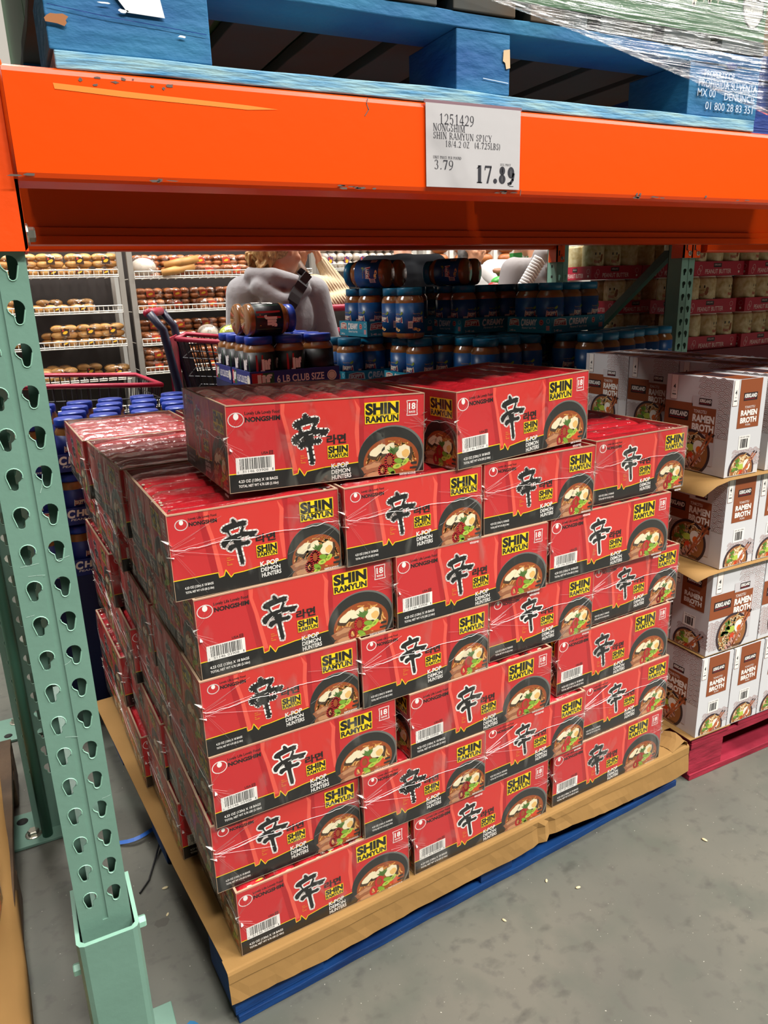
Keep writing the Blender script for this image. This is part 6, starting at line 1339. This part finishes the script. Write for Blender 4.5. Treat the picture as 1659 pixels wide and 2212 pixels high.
blob('sweater', [('e', (X, Y_, 1.20), (.20, .13, .19)), ('e', (X, Y_, 1.02), (.19, .13, .18)), ('c', (X - .10, Y_ - .08, 1.345), (X + .11, Y_ - .09, 1.345), .07, .07), ('e', (X, Y_, 1.36), (.11, .08, .05)), ('c', (X + .10, Y_ - .12, 1.335), (X + .255, Y_ - .08, 1.33), .072, .064), ('c', (X + .255, Y_ - .08, 1.33), (hb[0] + .012, hb[1], hb[2] - .005), .062, .038), ('c', (X - .02, Y_ - .13, 1.31), (X + .08, Y_ - .20, 1.245), .07, .058), ('c', (X + .08, Y_ - .20, 1.245), (w2[0] - .02, w2[1], w2[2]), .056, .04)], RIB, p, .010, 3)
blob('trousers', [(q[0], q[1], q[2], q[3] + .012, q[4] + .014) if q[0] == 'c' else ('e', q[1], tuple(k + .012 for k in q[2])) for q in legs(X, Y_, .85)], DEN, p, .014); shoes(p, X, Y_, .095, (.7, -.3), SHOE)
blob('hair', [('e', (X - .03, Y_ + .01, 1.60), (.088, .09, .10)), ('c', (X - .05, Y_ - .05, 1.55), (X + .01, Y_ - .12, 1.42), .045, .045), ('c', (X + .01, Y_ - .12, 1.42), (X + .09, Y_ - .17, 1.30), .042, .02), ('c', (X - .07, Y_ + .0, 1.55), (X - .08, Y_ - .03, 1.36), .055, .04)], BRNH, p, .008, 2)
# 3: shopper in a black t-shirt leaning forward
def dressed(label, X, Y_, hz, f, sk, shirt, hairm, sw=.18, lean=(0, 0), hair_long=False, arms=None, sleeve=.45, thick=1.0, voxel=.012, hood=False):
    """standing shopper: hz = shoulder height, f = facing, lean = offset of the shoulders from the hips"""
    p = person(label, (0, 0, 0)); sx, sy = X + lean[0], Y_ + lean[1]; fx, fy = f; px, py = fy, -fx; hip = hz * .60
    hc = (sx + fx * .03 + lean[0] * .35, sy + fy * .03 + lean[1] * .35, hz + .185)
    sh = [(sx + q * px * sw, sy + q * py * sw, hz - .02) for q in (1, -1)]
    if arms is None: arms = [((s[0] + fx * .02 + q * px * .04, s[1] + fy * .02 + q * py * .04, hz - .29), (s[0] + fx * .22, s[1] + fy * .22, hz - .36)) for s, q in zip(sh, (1, -1))]
    body = head_prims(hc, (fx, fy, -.15)) + [('c', (hc[0] - fx * .01, hc[1] - fy * .01, hz + .10), (sx, sy, hz + .0), .05, .06), ('c', (X, Y_, hip + .05), (sx, sy, hz - .10), .12, .13)] + legs(X, Y_, hip)
    for s, (e, w1), q in zip(sh, arms, (1, -1)):
        d = Vector(w1) - Vector(e); body += [('c', s, e, .05, .04), ('c', e, w1, .04, .028)] + hand_prims(w1, d, (0, 0, -1) if abs(d.normalized().z) < .8 else (fx, fy, 0), .6, q)
    blob('body', body, sk, p, .0085, 2)
    top = [('c', (X, Y_, hip), (sx, sy, hz - .11), .165 * thick, .15 * thick), ('c', (X + px * .09, Y_ + py * .09, hip), (sx + px * .10, sy + py * .10, hz - .10), .125 * thick, .115), ('c', (X - px * .09, Y_ - py * .09, hip), (sx - px * .10, sy - py * .10, hz - .10), .125 * thick, .115), ('c', sh[0], sh[1], .075, .075), ('e', (sx, sy, hz + .02), (.09, .08, .045))]
    for s, (e, w1) in zip(sh, arms):
        s, e, w1 = Vector(s), Vector(e), Vector(w1)
        if sleeve < 1: top.append(('c', s, s + (e - s) * sleeve * 1.6, .078, .066))
        else: top += [('c', s, e, .078, .064), ('c', e, e + (w1 - e) * .9, .062, .042)]
    if hood: top += [('c', (sx - px * .12 - fx * .09, sy - py * .12 - fy * .09, hz + .06), (sx + px * .12 - fx * .09, sy + py * .12 - fy * .09, hz + .05), .05, .05), ('c', (sx - px * .09 - fx * .12, sy - py * .09 - fy * .12, hz - .02), (sx + px * .09 - fx * .12, sy + py * .09 - fy * .12, hz - .03), .05, .05)]
    blob('shirt', top, shirt, p, voxel, 4)
    blob('trousers', [(q[0], q[1], q[2], q[3] + .012, q[4] + .014) if q[0] == 'c' else ('e', q[1], tuple(k + .012 for k in q[2])) for q in legs(X, Y_, hip)], DEN, p, .015); shoes(p, X, Y_, .095, f, SHOE)
    hh = [('e', (hc[0] - fx * .02, hc[1] - fy * .02, hc[2] + .035), (.088, .092, .10))]
    if hair_long: hh += [('c', (hc[0] - fx * .05 + q * px * .05, hc[1] - fy * .05 + q * py * .05, hc[2]), (hc[0] - fx * .04 + q * px * .085, hc[1] - fy * .04 + q * py * .085, hz + .02), .05, .03) for q in (-1, 0, 1)]
    blob('hair', hh, hairm, p, .010, 2); return p
BLK = mat('tee_black', '0f1115', .9, spec=.1); DKH = mat('hair_dark', '2a211c', .5); GYH = mat('hair_grey', '6d6a68', .5, noise_amt=.4, noise_scale=25, dark='2e2c2b'); LGY = mat('sweatshirt_pale', 'b9b6b4', .85); WTE = mat('tee_white', 'e2e0de', .8); GYT = mat('top_grey', '8f8a8a', .8)
dressed('person in a black t-shirt bending over, back turned, right of the lying jars', 2.14, 2.99, 1.46, (.35, .94), SKIN2, BLK, DKH, .19, (.02, .06), thick=1.0, arms=[((2.36, 3.02, 1.22), (2.40, 3.2, 1.12)), ((1.99, 3.06, 1.2), (2.04, 3.2, 1.1))])
dressed('person with long grey hair and pale sweatshirt, half hidden behind the lying jars', 3.24, 3.98, 1.43, (.2, -1), SKIN, LGY, GYH, .17, hair_long=True, sleeve=1)
pw = dressed('person in a white t-shirt with a black strap, bare forearm across the body', 3.20, 3.30, 1.44, (-.35, -.94), SKIN3, WTE, DKH, .20, thick=1.05, arms=[((3.02, 3.16, 1.30), (2.90, 3.08, 1.38)), ((3.36, 3.1, 1.24), (3.1, 3.02, 1.34))])
g = G(); vs = []; q0 = [(3.10, 3.14, 1.50), (3.15, 3.125, 1.42), (3.20, 3.12, 1.33), (3.26, 3.13, 1.2), (3.30, 3.15, 1.08)]
g.tube(q0, .016, st, 6); g.build('bag_strap', pw)
g = G(); g.prism([(2.93, 1.40), (3.09, 1.41), (3.10, 1.525), (2.92, 1.515)], 1, 3.0, 3.04, mat('bag_green', '2f8a3f', .45)); a = Art(); a.text('BITE PEP', 6, 7.5, 14, 9.5, WHT, 1, .03); a.poly(rnd_poly(3.5, 4.5, 2.8, 2.4, 12, 4), mat('cookie_print', 'c98a3a', .5), 1); a.put(g, (2.93, 3.0, 1.41), (1, 0, 0), (0, -1, 0), step=.001)
tag(g.build('snack_bag', bevel=.004), 'green printed bag held against the white t-shirt', 'bag')
for k, (x, z, m, lb) in enumerate(((2.80, 1.315, 'a32a2a', 'red bag beside the bare forearm, just above the dark jars'), (2.83, 1.345, '3aa03a', 'small bright green pack above the dark jars'))):
    g = G(); g.ellip((x, 3.0, z), (.07, .05, .035), mat('pk_' + m, m, .4), 12, 8); tag(g.build('grocery_pack'), lb, 'pack')
pg = dressed('person in a grey hooded top with white ribbed shoulder, beyond the back upright', 2.93, 2.66, 1.42, (-.25, .97), SKIN, GYT, DKH, .25, (-.02, .05), sleeve=1, thick=1.15, hood=True, arms=[((3.24, 2.72, 1.15), (3.2, 2.9, 1.05)), ((2.62, 2.66, 1.20), (2.66, 2.86, 1.1))])
RIBW = mat('ribbed_white', 'd8d6d4', .8); g = G()
for k in range(11): u = k / 10; g.tube([(2.735 - .115 * u, 2.545 - .01 * u, 1.475 - .145 * u), (2.775 - .115 * u, 2.535 - .012 * u, 1.455 - .145 * u), (2.80 - .115 * u, 2.54 - .01 * u, 1.43 - .145 * u)], .0085, RIBW, 8)
g.build('ribbed_panel', pg)
